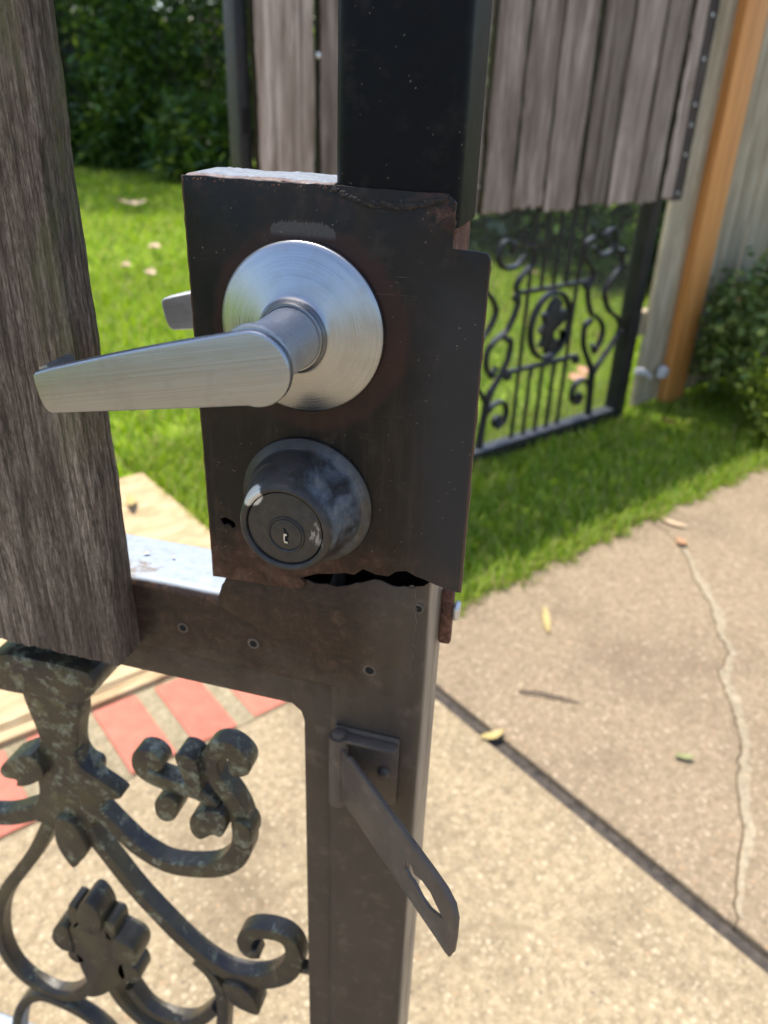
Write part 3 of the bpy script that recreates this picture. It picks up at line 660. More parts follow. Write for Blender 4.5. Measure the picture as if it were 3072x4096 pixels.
plug = link('plug', lathe([(0.0, -0.0336), (0.0080, -0.0336), (0.0085, -0.0334), (0.0086, -0.0328)], PX, PZ, 64, 45), 'bronze', db)
kw = [(-1.3, 3.6), (-0.5, 3.9), (0.2, 3.2), (0.5, 2.1), (1.4, 1.1), (1.7, -0.4), (1.0, -1.6), (1.1, -3.2), (1.7, -4.6), (-0.6, -4.6), (-1.1, -3.0), (-0.7, -1.4), (-1.2, 0.4), (-0.7, 1.8)]
link('keyway', prism([(PX + a / 1000, PZ + b / 1000) for a, b in kw], -0.0339, -0.0330, 0), 'void', plug)
link('keyway_ward', prism([(PX + a / 1000, PZ + b / 1000) for a, b in [(-0.9, 0.9), (0.6, 1.1), (0.9, 0.2), (-0.2, -0.3), (-0.4, -3.2), (1.2, -3.6), (1.4, -4.3), (-0.4, -4.3), (-0.9, -2.8)]], -0.0344, -0.0338, 0), 'zinc', plug)

# hasp on the lower upright
hasp = empty('hasp', (0, 0, 0), 0, gate); hasp.location = -GO
link('hasp_plate', box(-0.1215, -0.0785, 0.0002, 0.0028, 0.684, 0.742, 0.001, 2), 'paint_arm', hasp)
link('hasp_leaf', box(-0.1175, -0.079, -0.0075, 0.0000, 0.7365, 0.7395, 0.001, 2), 'paint_arm', hasp)
def vcyl(x, y, z0, z1, r, seg=24, dome=0.0):
    bm = bmesh.new(); prof = [(0, z0), (r, z0), (r, z1 - dome), (r * .8, z1 - dome * .3), (0, z1)]; rings = []
    for q, z in prof: rings.append([bm.verts.new((x + q * math.cos(2 * math.pi * i / seg), y + q * math.sin(2 * math.pi * i / seg), z)) for i in range(seg)] if q else [bm.verts.new((x, y, z))])
    for a, b in zip(rings, rings[1:]):
        for i in range(seg):
            j = (i + 1) % seg
            if len(a) == 1: bm.faces.new((a[0], b[i], b[j]))
            elif len(b) == 1: bm.faces.new((a[i], a[j], b[0]))
            else: bm.faces.new((a[i], a[j], b[j], b[i]))
    return done(bm, 'cyl', 45)
link('hinge_knuckle', vcyl(-0.1165, -0.0045, 0.682, 0.7398, 0.0062), 'paint_arm', hasp)
link('hinge_pin', vcyl(-0.1165, -0.0045, 0.738, 0.7432, 0.0043, dome=0.001), 'paint_arm', hasp)
link('bolt_head', lathe([(0, -0.0035), (0.0028, -0.0033), (0.0038, -0.002), (0.0042, 0.0003)], -0.0872, 0.7125, 24, 50), 'paint_arm', hasp)
D = Vector((0.088, -0.084)).normalized()
def arm_pt(p): return Vector((-0.1165 + D.x * p, -0.0045 + D.y * p))
AL = 0.131
arm_o = [(0.002, 0.733), (0.108, 0.733), (0.120, 0.7325), (0.127, 0.730), (0.1305, 0.724), (AL, 0.712), (AL, 0.697), (0.1290, 0.6905), (0.1255, 0.6895), (0.118, 0.6900), (0.02, 0.6895), (0.009, 0.6885), (0.002, 0.6885)]
slot_o = [(0.0830, 0.7155), (0.0885, 0.7180), (0.0920, 0.7145), (0.1000, 0.7180), (0.1080, 0.7180), (0.1140, 0.7150), (0.1210, 0.7120), (0.1140, 0.7080), (0.1080, 0.7050), (0.1000, 0.7050), (0.0920, 0.7080), (0.0880, 0.7075), (0.0830, 0.7090)]
arm = prism(arm_o, -0.0013, 0.0013, 0.0008, 2, 50, back=True, holes=[slot_o])
nrm = Vector((-D.y, D.x))
for v in arm.vertices:
    q = arm_pt(v.co.x); off = -nrm * v.co.y
    # edges are rolled slightly towards the viewer
    v.co = Vector((q.x + off.x, q.y + off.y, v.co.z))
a = link('hasp_arm', arm, 'paint_arm', hasp)
rim = [(0.014, 0.7318), (0.06, 0.7322), (0.105, 0.7322), (0.118, 0.7316), (0.1255, 0.7288), (0.1285, 0.7225), (0.1290, 0.708), (0.1285, 0.6955)]
link('rolled_edge', tube_path([(arm_pt(p).x + nrm.x * .0008, arm_pt(p).y + nrm.y * .0008, z) for p, z in rim], 0.0022, 8), 'paint_arm', a)
# latch keeper bolted to the side of the upright
kp = empty('latch_keeper', (0, 0, 0), 0, gate); kp.location = -GO
link('keeper_plate', box(-0.0655, -0.0575, 0.034, 0.040, 0.796, 0.836, 0.002, 3), 'rust', kp)
link('bolt_head', box(-0.0575, -0.0535, 0.032, 0.042, 0.816, 0.826, 0.0018, 3), 'zinc', kp)

# wooden planks on the gate
def plank(x0, x1, y0, y1, z0, z1, nx, nz, seed, edge=0.0016, relief=0.00035, mat='wood_near', wob=None):
    r = np.random.default_rng(seed)
    xs = np.linspace(0, 1, nx); zs = np.linspace(0, 1, nz)
    X, Z = np.meshgrid(xs, zs)
    def n1(v, s, o):
        k = np.floor(v * s + o).astype(int); f = v * s + o - k; tb = r.uniform(-1, 1, 4096)
        f = f * f * (3 - 2 * f); return tb[k % 4096] * (1 - f) + tb[(k + 1) % 4096] * f
    le = x0 + edge * n1(zs, 9, 3) + 0.5 * edge * n1(zs, 60, 1)
    re = x1 + edge * n1(zs, 8, 5) + 0.45 * edge * n1(zs, 55, 2) + 0.25 * edge * n1(zs, 170, 9)
    be = z0 + 0.0010 * n1(xs, 30, 1) + 0.0008 * n1(xs, 90, 2)
    xx = le[:, None] * (1 - X) + re[:, None] * X
    zz = be[None, :] * (1 - Z) + z1 * Z
    warp = 0.05 * n1(Z, 3, 0) + 0.02 * n1(Z, 9, 4)
    G = n1(X + warp, 34, 0) * 0.5 + n1(X + warp * 1.3, 80, 7) * 0.5 + n1(X + warp, 170, 11) * 0.35
    yf = y0 + relief * G
    ed = np.minimum(X, 1 - X) * (x1 - x0); rr = 0.0022
    yf = yf + np.where(ed < rr, (rr - np.sqrt(np.clip(rr ** 2 - (rr - ed) ** 2, 0, None))) * 0.8, 0)
    V = np.stack([xx, yf, zz], -1).reshape(-1, 3); nv = len(V)
    Vb = np.stack([xx, np.full_like(xx, y1), zz], -1).reshape(-1, 3)
    idx = np.arange(nv).reshape(nz, nx)
    F = np.stack([idx[:-1, :-1], idx[:-1, 1:], idx[1:, 1:], idx[1:, :-1]], -1).reshape(-1, 4)
    Fb = F[:, ::-1] + nv
    def side(s): return np.stack([s[1:], s[:-1], s[:-1] + nv, s[1:] + nv], -1)
    S = np.concatenate([side(idx[:, 0][::-1]), side(idx[:, -1]), side(idx[0]), side(idx[-1][::-1])])
    me = raw(np.concatenate([V, Vb]), np.concatenate([F, Fb, S]))
    for p in me.polygons: p.use_smooth = True
    me.set_sharp_from_angle(angle=rad(50)); return me
gp('plank', plank(-0.400, -0.2555, -0.0205, 0.0025, 0.7718, 1.90, 110, 520, 5, 0.0011, 0.0004), 'wood_near')
for i in range(1, 6):
    gp('plank', plank(-0.400 - i * 0.149, -0.2555 - i * 0.149, -0.0205, 0.0025, 0.772, 1.90, 20, 40, 5 + i), 'wood_near')

# cast scroll panel
panel = empty('scroll_panel', (0, 0, 0), 0, gate, label='cast iron scrollwork mottled with lichen'); panel.location = -GO
Y0, Y1 = 0.016, 0.031
def rb(name, L, w, y0=Y0, y1=Y1, crown=0.16): return link(name, ribbon(mm(L), [q * 0.82 / 1000 for q in w], y0, y1, crown=crown, smooth=32), 'cast', panel)
rb('scroll', [(-335.7, 581.1), (-323.9, 567.8), (-311.9, 554.2), (-296.4, 539.5), (-273.3, 529.8), (-249.1, 533.3), (-224.9, 543.7), (-209.1, 560.8), (-201.5, 583.1), (-202.3, 609.8), (-208.2, 627.9), (-216.5, 640.9), (-221.9, 650.7), (-222.5, 663.8), (-215.5, 675), (-206.4, 678), (-199, 672), (-199.7, 663), (-206.4, 660)],
   [19, 18, 18, 18, 18, 19, 20, 21, 21, 20, 19, 18, 17, 17, 20, 22, 22, 20, 16])
rb('scroll', [(-221.4, 615.5), (-234.7, 625.1), (-251.9, 626.4), (-266.2, 627.8), (-277.9, 631.8), (-282.2, 638.7), (-279.0, 648.4), (-272.5, 651.1), (-268.8, 647.1), (-272.7, 641.6)], [14, 17, 18, 18, 18, 18, 20, 20, 18, 14])
rb('scroll', [(-351.3, 571.5), (-341.7, 543.6), (-324.8, 512.6), (-307.1, 483.2), (-286.6, 456.4), (-265.3, 431.7), (-244.9, 414.1), (-221.9, 404.3), (-194.7, 409.0), (-173.1, 426.0), (-162.4, 449.8), (-162.8, 470), (-171.5, 480.3), (-188.3, 479.0), (-201.2, 470.5), (-206.4, 456.3), (-202.8, 446.1), (-194.2, 447.6)],
   [15, 16, 16, 16.5, 17, 18, 19, 21, 23, 23, 21, 18, 17, 17, 17, 17, 16, 12])
rb('stem', [(-256.3, 408.8), (-242.6, 395.9), (-234.9, 374.3), (-234.0, 345.6), (-237.5, 307.3), (-240, 250)], [10, 13, 14, 14, 14, 14])
rb('scroll', [(-374.1, 563.8), (-395.1, 550.0), (-414.4, 537.6), (-433.2, 530.0), (-457.2, 526.4), (-490, 540), (-510, 575), (-505, 615)], [18, 19, 19, 19, 19, 20, 21, 18])
rb('scroll', [(-370.3, 565.1), (-385.5, 532.7), (-403.7, 497.5), (-426.8, 461.3), (-447.8, 429.5), (-465.5, 392.2), (-474.9, 347.0), (-472.2, 312.9), (-459.9, 289.3), (-439.8, 277.5), (-417.6, 276.4), (-395.2, 289.6), (-373.0, 320.3), (-359.3, 349.8)], [15, 15, 15, 15, 15, 15, 14, 14, 14, 14, 14, 15, 16, 16])
rb('stem', [(-355.1, 357.7), (-353.2, 328.8), (-344.5, 302.3), (-328.5, 282.0), (-309.2, 269.4), (-285, 262)], [16, 15, 14, 14, 14, 14])
rb('scroll', [(-496.1, 156.0), (-483.1, 205.8), (-466.2, 241.7), (-446.4, 261.5), (-423.8, 262.8), (-398.5, 255.8), (-376.9, 240.4), (-366.9, 218.4), (-360, 180)], [14] * 9)
rb('scroll', [(-332.2, 332.9), (-317.6, 306.3), (-294.0, 297.6), (-264.9, 308.5), (-240.9, 343.1)], [13] * 5)
rb('tie', [(-160.3, 440.3), (-144.2, 443.7)], [9, 8], 0.018, 0.028)
def closed(L, n=4):
    P = [Vector((a, b, 0)) for a, b in L]; out = []; K = len(P)
    for i in range(K):
        a, b, c_, d = P[i - 1], P[i], P[(i + 1) % K], P[(i + 2) % K]
        for k in range(n):
            q = k / n; v = 0.5 * ((2 * b) + (c_ - a) * q + (2 * a - 5 * b + 4 * c_ - d) * q * q + (3 * b - a - 3 * c_ + d) * q ** 3); out.append((v.x, v.y))
    return out
def cp(name, L, y0, bev=0.005, y1=Y1, seg=3): return link(name, prism(closed(mm(L)), y0, y1, bev * 0.55, 2, 38), 'cast', panel)
cp('capital', [(-394, 714), (-389.8, 724), (-381.7, 730.6), (-370.5, 736.1), (-360.7, 737.5), (-332.7, 738.1), (-305.4, 737.2), (-299.5, 733.1), (-298.0, 727.5), (-301.8, 717.0), (-307.0, 709.8), (-315.4, 705.2), (-339.5, 702.5), (-373.9, 699.5), (-386.5, 700.7), (-393.0, 706)], 0.002, 0.007, 0.040, 4)
cp('stalk', [(-374, 704), (-329, 704), (-326.5, 690), (-327.3, 676.5), (-332.5, 658.1), (-334.8, 640.6), (-331.1, 630.3), (-322.1, 624.4), (-326, 600), (-322.0, 587.1), (-331.5, 565.1), (-338.1, 552.3), (-350, 540), (-364, 540), (-378.5, 545.3), (-390.9, 540.9), (-394.2, 554.9), (-385.7, 570.5), (-381.7, 584.4), (-380.6, 600), (-376, 622), (-370.1, 640.1), (-370.7, 652.6), (-373.2, 666.6), (-375.9, 685)], 0.016, 0.006)
cp('leaf', [(-334.8, 640.6), (-331.1, 630.3), (-319.1, 622.4), (-305.8, 614.9), (-299.3, 609.6), (-299.9, 605.8), (-310.2, 600.9), (-320, 596.3), (-332, 604), (-342, 620)], 0.011, 0.007, 0.024)
cp('leaf', [(-340.7, 535.9), (-344, 523), (-350.0, 514.1), (-358.4, 503.1), (-364.9, 511.8), (-369.5, 523.8), (-370.7, 538.1), (-366, 560), (-350, 562)], 0.010, 0.005)
cp('leaf', [(-380.6, 596.6), (-394.9, 590.4), (-393.9, 597.4), (-403.9, 596.8), (-408.2, 601.4), (-405.6, 608.9), (-396.5, 618.4), (-373.9, 630.3), (-366, 612)], 0.009, 0.005)
cp('finial', [(-357.2, 321.0), (-374.5, 309.3), (-376.1, 321.0), (-373.2, 337.5), (-376.0, 352.6), (-378, 372), (-380, 395), (-378, 415), (-366, 432), (-350, 436), (-336, 428), (-330, 410), (-326, 385), (-326, 362), (-336.5, 346.5)], 0.010, 0.006)
cp('leaf', [(-348.7, 467.8), (-341, 459.8), (-338.0, 445.3), (-342, 428), (-352, 420), (-362, 428), (-364, 443), (-358.3, 458.6)], 0.006, 0.005)
cp('leaf', [(-362, 430), (-365.4, 447), (-371, 449), (-374.2, 446.0), (-376.7, 430), (-372, 416)], 0.010, 0.004)
cp('leaf', [(-379.7, 416.8), (-392.2, 411.4), (-398.9, 398), (-398, 386.0), (-390, 378.6), (-378, 384)], 0.008, 0.005)
cp('leaf', [(-340, 440), (-329.1, 441.6), (-327.6, 432), (-329, 418), (-340, 416)], 0.010, 0.004)
cp('leaf', [(-330, 424.2), (-319.0, 423.9), (-310.1, 419.2), (-307.8, 407.6), (-311.8, 392.6), (-322, 388), (-333, 396)], 0.006, 0.006)
cp('leaf', [(-330, 386), (-313.8, 381.6), (-313.7, 362.8), (-328.4, 356.7), (-336, 368)], 0.010, 0.004)
cp('leaf', [(-378, 362), (-386.2, 366.4), (-385.7, 376.4), (-376, 380), (-368, 370)], 0.010, 0.003)
cp('leaf', [(-240.6, 636.2), (-245.6, 652), (-248.0, 665.1), (-240, 669.1), (-231.1, 664.3), (-228.8, 648.2), (-230.4, 631.2)], 0.012, 0.004)
cp('leaf', [(-269.6, 612.2), (-271.2, 600.4), (-268.5, 593.2), (-261.9, 591.3), (-254.0, 597.6), (-250.6, 614.1), (-258, 620.5)], 0.012, 0.004)
cp('leaf', [(-226.2, 615.8), (-236.1, 608.5), (-242.1, 600.1), (-241.6, 587.6), (-236.4, 581.4), (-230.8, 583.3), (-223.2, 590.1), (-216, 590.4), (-211, 603), (-212, 616)], 0.012, 0.004)
cp('leaf', [(-228.5, 396.7), (-222.4, 374.0), (-207.7, 366.7), (-194.7, 367.8), (-196.6, 385.3), (-204.3, 398), (-216, 402)], 0.012, 0.004)
cp('leaf', [(-203.6, 612.1), (-195.3, 611.3), (-190.8, 603.8), (-191.3, 590.7), (-198.0, 580.5), (-206, 590)], 0.012, 0.004)

# ================================================================== FAR GATE
FO = 0.64
far = empty('iron_gate', tuple(yd(FO, GN)), YAW, label='weathered picket gate with black iron scroll panel below, standing in the shade', category='gate')
L2 = lambda u: u - FO
def fp(name, me, mat='paint_far', parent=far, **kw): return link(name, me, mat, parent, **kw)
fp('post', box(0.0, 0.032, -0.025, 0.025, 0.0, 1.95, 0.004, 2), 'paint_far')
fp('post', box(L2(2.205), L2(2.262), -0.028, 0.028, 0.0, 1.95, 0.004, 2), 'paint_far')
fp('rail', box(0.032, L2(2.205), -0.024, 0.024, 0.002, 0.045, 0.004, 2), 'paint_far')
fp('rail', box(0.032, L2(2.205), -0.020, 0.024, 0.815, 0.866, 0.004, 2), 'paint_far')
fp('rail', box(0.032, L2(2.205), -0.020, 0.024, 1.72, 1.77, 0.004, 2), 'paint_far')
edges = [0.665, 0.826, 0.900, 0.968, 1.105, 1.235, 1.365, 1.492, 1.625, 1.780, 1.922, 2.082, 2.205, 2.285]
for i, (a, b) in enumerate(zip(edges, edges[1:])):
    zb = 0.800 + random.uniform(-0.012, 0.012)
    me = plank(L2(a) + 0.007, L2(b) - 0.008, -0.046 + (i % 3 - 1) * 0.004, -0.026, zb, 1.88 + random.uniform(-.02, .02), 24, 60, 40 + i, 0.003, 0.0012)
    r = random.Random(i)
    for v in me.vertices:
        if v.co.z < zb + 0.02: v.co.z += 0.011 * mnoise.noise(Vector((v.co.x * 45, i, 0)))
    o = fp('picket', me, ['wood_picket', 'wood_edge'])
    for p in me.polygons:
        if abs(p.normal.x) > 0.6: p.material_index = 1
fp('picket', plank(L2(2.287), L2(2.352), -0.040, -0.0285, 0.79, 1.88, 20, 40, 99, 0.003, 0.001), 'wood_dark', label='dark stained end picket with pale nail heads')
for zz in (0.81, 0.93, 1.02, 1.08, 1.21, 1.33, 1.40): fp('nail_head', box(L2(2.312), L2(2.322), -0.0435, -0.0405, zz, zz + 0.010, 0.001, 1), 'zinc')
fp('lock_slot', box(0.008, 0.022, -0.0275, -0.024, 1.00, 1.05), 'void'); fp('lock_slot', box(0.008, 0.022, -0.0275, -0.024, 0.90, 0.92), 'void')
fp('screw', box(L2(0.829) - .006, L2(0.829) + .006, -0.05, -0.044, 1.150, 1.162, 0.003, 2), 'zinc')
cols = [1.657, 1.716, 1.776, 1.836, 1.895]
def bar(u, z0, z1, w=0.0105, d=0.012): fp('bar', box(L2(u) - w / 2, L2(u) + w / 2, -d / 2, d / 2, z0, z1, 0.0015, 1))
def panel_far(du, skip=False):
    for u in cols:
        bar(u + du, 0.045, 0.284); bar(u + du, 0.553, 0.815)
    for u in (cols[0], cols[-1]): bar(u + du, 0.284, 0.553)
    for z in (0.290, 0.547):
        fp('crossbar', box(L2(1.600 + du), L2(1.955 + du), -0.008, 0.008, z - 0.007, z + 0.007, 0.002, 1))
        for u in (1.606, 1.949):
            bm = bmesh.new(); bmesh.ops.create_icosphere(bm, subdivisions=2, radius=0.019, matrix=Matrix.Translation((L2(u + du), 0, z - 0.014)) @ Matrix.Diagonal((1, 0.6, 0.85, 1)))
            fp('knob', done(bm, 'knob', 80))
    # oval wreath with leaf spray
    cu = L2(1.790 + du); cz = 0.4185; pts = [(cu + 0.096 * math.sin(a), cz + 0.110 * math.cos(a)) for a in np.linspace(0, 2 * math.pi, 25)]
    fp('wreath', ribbon(pts, [0.014], -0.012, 0.012, 3))
    fp('leaf', prism([(cu + a, cz + b) for a, b in [(-0.012, -0.095), (0.020, -0.06), (0.014, -0.02), (0.05, 0.0), (0.085, 0.028), (0.06, 0.05), (0.03, 0.045), (0.04, 0.075), (0.012, 0.098), (-0.016, 0.08), (-0.03, 0.05), (-0.05, 0.045), (-0.035, 0.012), (-0.06, -0.01), (-0.03, -0.035), (-0.05, -0.065), (-0.02, -0.07)]], -0.010, 0.008, 0.004))
    fp('leaf', prism([(cu + a, cz + b) for a, b in [(0.014, -0.04), (0.05, -0.055), (0.075, -0.035), (0.05, -0.02), (0.065, -0.07), (0.03, -0.092), (-0.01, -0.09)]], -0.012, 0.006, 0.003))
    for sgn in (1, -1):
        X = lambda L: [(cu + sgn * (a / 1000 - 1.790), b / 1000) for a, b in L]
        fp('scroll', ribbon(X([(1948, 690), (1915, 672), (1908, 640), (1935, 615), (1978, 572), (1962, 515), (1996, 437), (2049, 407), (2081, 368), (2075, 320), (2052, 296), (2030, 318)]), [0.012, 0.013, 0.013, 0.012, 0.012, 0.012, 0.013, 0.012, 0.013, 0.014, 0.014, 0.010], -0.010, 0.010, 4))
        fp('scroll', ribbon(X([(1979, 391), (2005, 409), (1976, 395), (1979, 340), (2000, 295), (2024, 262), (2056, 215), (2066, 147), (2075, 58), (2078, 45)]), [0.012, 0.012, 0.012, 0.013, 0.013, 0.014, 0.022, 0.020, 0.024, 0.026], -0.010, 0.010, 4))
        fp('scroll', ribbon(X([(2061, 200), (2093, 241), (2136, 285), (2176, 330), (2196, 345)]), [0.018, 0.013, 0.012, 0.012, 0.012], -0.010, 0.010, 4))
        fp('scroll', ribbon(X([(2112, 640), (2125, 585), (2080, 540), (2058, 495), (2095, 434), (2150, 402), (2180, 365), (2172, 320)]), [0.012, 0.012, 0.012, 0.013, 0.013, 0.012, 0.012, 0.010], -0.010, 0.010, 4))
        fp('scroll', ribbon(X([(2069, 147), (2030, 185), (1985, 190), (1960, 160), (1968, 120), (2000, 104), (2016, 126), (1998, 142)]), [0.012, 0.013, 0.013, 0.014, 0.014, 0.014, 0.012, 0.010], -0.010, 0.010, 4))
        fp('scroll', ribbon(X([(1956, 658), (1992, 629), (2049, 633), (2072, 672), (2045, 708), (2012, 690), (2020, 668)]), [0.012, 0.013, 0.014, 0.014, 0.013, 0.012, 0.010], -0.010, 0.010, 4))
        for (a, b) in ((2050, 296), (2012, 690), (1998, 130)):
            bm = bmesh.new(); bmesh.ops.create_icosphere(bm, subdivisions=2, radius=0.017, matrix=Matrix.Translation((cu + sgn * (a / 1000 - 1.79), 0, b / 1000)) @ Matrix.Diagonal((1, 0.7, 1, 1)))
            fp('rosette_leaf', done(bm, 'k', 80))
panel_far(0.0); panel_far(-0.84)
# fine wire mesh fixed behind the scrollwork
V = []; F = []
def wire(x0, x1, z0, z1, r, horiz):
    b = len(V); y = 0.019 if horiz else 0.0205
    if horiz: V.extend([(x0, y - r, z0), (x0, y + r, z0 - r * .3), (x0, y, z0 + r), (x1, y - r, z0), (x1, y + r, z0 - r * .3), (x1, y, z0 + r)])
    else: V.extend([(x0 - r, y, z0), (x0 + r, y, z0), (x0, y + r, z0), (x0 - r, y, z1), (x0 + r, y, z1), (x0, y + r, z1)])
    F.extend([[b, b + 1, b + 4, b + 3], [b + 1, b + 2, b + 5, b + 4], [b + 2, b, b + 3, b + 5]])
z = 0.05
while z < 0.81: wire(0.034, L2(2.203), z, z, 0.0011, True); z += 0.0127
x = 0.04
while x < L2(2.203): wire(x, x, 0.047, 0.815, 0.0006, False); x += 0.0127
fp('wire_mesh', raw(V, F), 'zinc_dull' if 'zinc_dull' in M else 'paint_far', kind='stuff')
fp('hinge', prism([(L2(2.290), 0.172), (L2(2.345), 0.156), (L2(2.400), 0.128), (L2(2.402), 0.148), (L2(2.345), 0.182), (L2(2.292), 0.192)], -0.034, -0.020, 0.003), 'sunlit_metal', label='metal hinge strap near the ground, coloured pale for sunlight')  # near-white colour stands in for sun on the strap and pin
fp('hinge_pin', prism([(L2(2.445), 0.13), (L2(2.49), 0.125), (L2(2.495), 0.155), (L2(2.475), 0.172), (L2(2.448), 0.165)], -0.045, -0.022, 0.004), 'sunlit_metal')

# ================================================================== FENCES
fence = empty('wooden_fence', tuple(yd(2.33, GN)), YAW, label='weathered board fence beside the far gate with one new orange board', category='fence')
bmeshes = [plank(0.0, 0.136, 0.0, 0.018, 0.02, 1.95, 18, 40, 80 + i, 0.002, 0.001) for i in range(4)]
uu = 0.0; k = 0
while uu < 4.3:
    if k == 1:
        link('new_board', box(0.181, 0.318, -0.040, -0.002, 0.0, 1.95, 0.003, 2), 'wood_orange', fence, label='new orange wooden upright'); 
    o = link('board', bmeshes[k % 4], 'wood_fence', fence); o.location = (uu + 0.025, random.uniform(-.003, .003), 0); uu += 0.143; k += 1
link('rail', box(0.0, 4.4, 0.0185, 0.055, 0.30, 0.39), 'wood_fence', fence); link('rail', box(0.0, 4.4, 0.0185, 0.055, 1.55, 1.64), 'wood_fence', fence)
sidef = empty('wooden_fence', tuple(yd(6.6, GN)), YAW - math.pi / 2 + math.pi, label='dark grey board fence far back behind the shrubs along the lawn', category='fence')
k = 0; uu = 0.0
while uu < 14.0:
    o = link('board', bmeshes[k % 4], 'wood_back', sidef) if False else None
    me = bmeshes[k % 4]
    o = bpy.data.objects.new('board', me); COL.objects.link(o); o.parent = sidef; o.location = (uu, random.uniform(-.004, .004), 0)
    o.material_slots[0].link = 'OBJECT'; o.material_slots[0].material = M['wood_back']; o.scale = (1, 1, 1.08)
    uu += 0.139; k += 1

backf = empty('wooden_fence', tuple(yd(-4.0, -15.6)), YAW, label='dark board fence closing the yard behind the far shrubs', category='fence')
uu = 0.0; k = 0
while uu < 10.6:
    o = bpy.data.objects.new('board', bmeshes[k % 4]); COL.objects.link(o); o.parent = backf; o.location = (uu, random.uniform(-.004, .004), 0)
    o.material_slots[0].link = 'OBJECT'; o.material_slots[0].material = M['wood_back']; o.scale = (1, 1, 1.08)
    uu += 0.139; k += 1

# ================================================================== PLANTS
def leaf_cloud(centres, per, spread, size, r, elong=2.0, mesh_name='crown'):
    """folded leaf-shaped quads spread round clump centres"""
    C = np.repeat(np.asarray(centres), per, axis=0); n = len(C)
    P = C + r.normal(0, 1, (n, 3)) * spread
    d = r.normal(0, 1, (n, 3)); d[:, 2] *= 0.7; d /= np.linalg.norm(d, axis=1)[:, None]
    w = np.cross(d, r.normal(0, 1, (n, 3))); w /= np.linalg.norm(w, axis=1)[:, None]
    up = np.cross(w, d)
    s = size * r.uniform(0.6, 1.35, n)[:, None]
    a = P; b = P + d * s * 0.5 + w * s / elong * 0.5 + up * s * 0.10; c = P + d * s; e = P + d * s * 0.5 - w * s / elong * 0.5 + up * s * 0.10
    V = np.stack([a, b, c, e], 1).reshape(-1, 3); V[:, 2] = np.maximum(V[:, 2], 0.0)
    F = np.arange(n * 4).reshape(-1, 4); return raw(V, F, mesh_name)
def shrub(name, u, n, rx, rz, clumps, per, size, mat, label, cat='shrub', group=None, seed=1, trunk=0.03, z0=0.05, elong=2.0, spread=0.09):
    r = np.random.default_rng(seed); base = yd(u, n)
    root = empty(name, base, 0, label=label, category=cat)
    if group: root['group'] = group
    th = r.uniform(0, 2 * np.pi, clumps); cz = r.uniform(-0.85, 1, clumps); rr = r.uniform(0.5, 1.05, clumps) ** 0.6
    wob = 1 + 0.22 * np.sin(th * 3 + seed) * np.cos(cz * 4 + seed * 2)
    cen = np.stack([np.cos(th) * np.sqrt(1 - np.clip(cz, -1, 1) ** 2 * 0.85) * rx * rr * wob, np.sin(th) * np.sqrt(1 - np.clip(cz, -1, 1) ** 2 * 0.85) * rx * rr * wob, z0 + rz * (0.5 + 0.5 * cz * rr)], -1)
    link('crown', leaf_cloud(cen, per, spread, size, r, elong), mat, root)
    bm = bmesh.new(); bm.free()
    for i in range(4):
        e = cen[r.integers(clumps)]
        p0 = Vector((r.uniform(-.05, .05) * rx, r.uniform(-.05, .05) * rx, -0.03)); p3 = Vector(e.tolist())
        p1 = p0.lerp(p3, 0.35) + Vector((0, 0, rz * 0.1)); p2 = p0.lerp(p3, 0.7) + Vector((0, 0, rz * 0.05))
        link('stem' if trunk < 0.04 else 'trunk', tube_path([p0, p1, p2, p3], [trunk, trunk * .75, trunk * .5, trunk * .2], 7), 'bark', root)
    return root
b1 = shrub('flowering_bush', 2.86, -1.20, 0.30, 0.52, 110, 60, 0.040, 'leaf_bush', 'dark green bush with small red flowers against the board fence', 'bush', seed=11, trunk=0.008, spread=0.045)
for (a, b, c) in ((-0.30, 0.02, 0.30), (-0.22, -0.12, 0.44), (-0.08, -0.24, 0.49), (0.05, -0.26, 0.33), (-0.27, -0.05, 0.18), (0.10, -0.2, 0.47)):
    bm = bmesh.new()
    for j in range(5):
        an = j * 1.2566; q = Vector((math.cos(an), math.sin(an), 0.4)) * 0.009
        vs = [bm.verts.new(Vector((0, 0, 0))), bm.verts.new(q + Vector((-q.y, q.x, 0)) * .5), bm.verts.new(q * 1.6), bm.verts.new(q - Vector((-q.y, q.x, 0)) * .5)]; bm.faces.new(vs)
    o = link('flower', done(bm, 'flower'), 'petal', b1); o.location = (a, b, c)
shrub('low_bush', 2.60, -0.96, 0.17, 0.26, 60, 60, 0.032, 'leaf_bright', 'bright yellow-green little bush in the sun at the right edge', 'bush', seed=12, trunk=0.006, spread=0.04)
hs = [(4.75, -3.1, 0.65, 1.3, 0, 'round dark shrub behind the far gate beside its hinge post'), (4.9, -4.4, 0.8, 1.7, 1, 'bluish green shrub seen through the scrollwork of the far gate'),
      (5.2, -6.2, 0.9, 2.3, 0, 'tall dark shrub hidden mostly behind the far gate pickets'), (5.6, -8.2, 1.0, 2.6, 0, 'dark shrub hidden behind the left end of the far gate'),
      (5.2, -11.0, 1.2, 3.2, 0, 'large dark glossy shrub at the end of the lawn, beside the far gate post'), (4.3, -12.9, 1.4, 3.5, 0, 'large dark glossy shrub at the end of the lawn, middle'),
      (3.3, -13.7, 1.3, 3.6, 1, 'tall bluish shrub with pale glints at the end of the lawn'), (2.2, -14.2, 1.4, 3.5, 0, 'big dark shrub at the end of the lawn next to the wooden plank'), (0.6, -14.4, 1.3, 3.2, 1, 'far shrub mostly hidden behind the wooden plank')]
for i, (u, n, rx, rz, kd, lb) in enumerate(hs):
    shrub('shrub', u, n, rx, rz, 300, 44, 0.105, 'leaf_hedge_blue' if kd else 'leaf_hedge', lb, 'shrub', 'shrubs bordering the lawn', 20 + i, 0.045, 0.02, 1.9, 0.13)
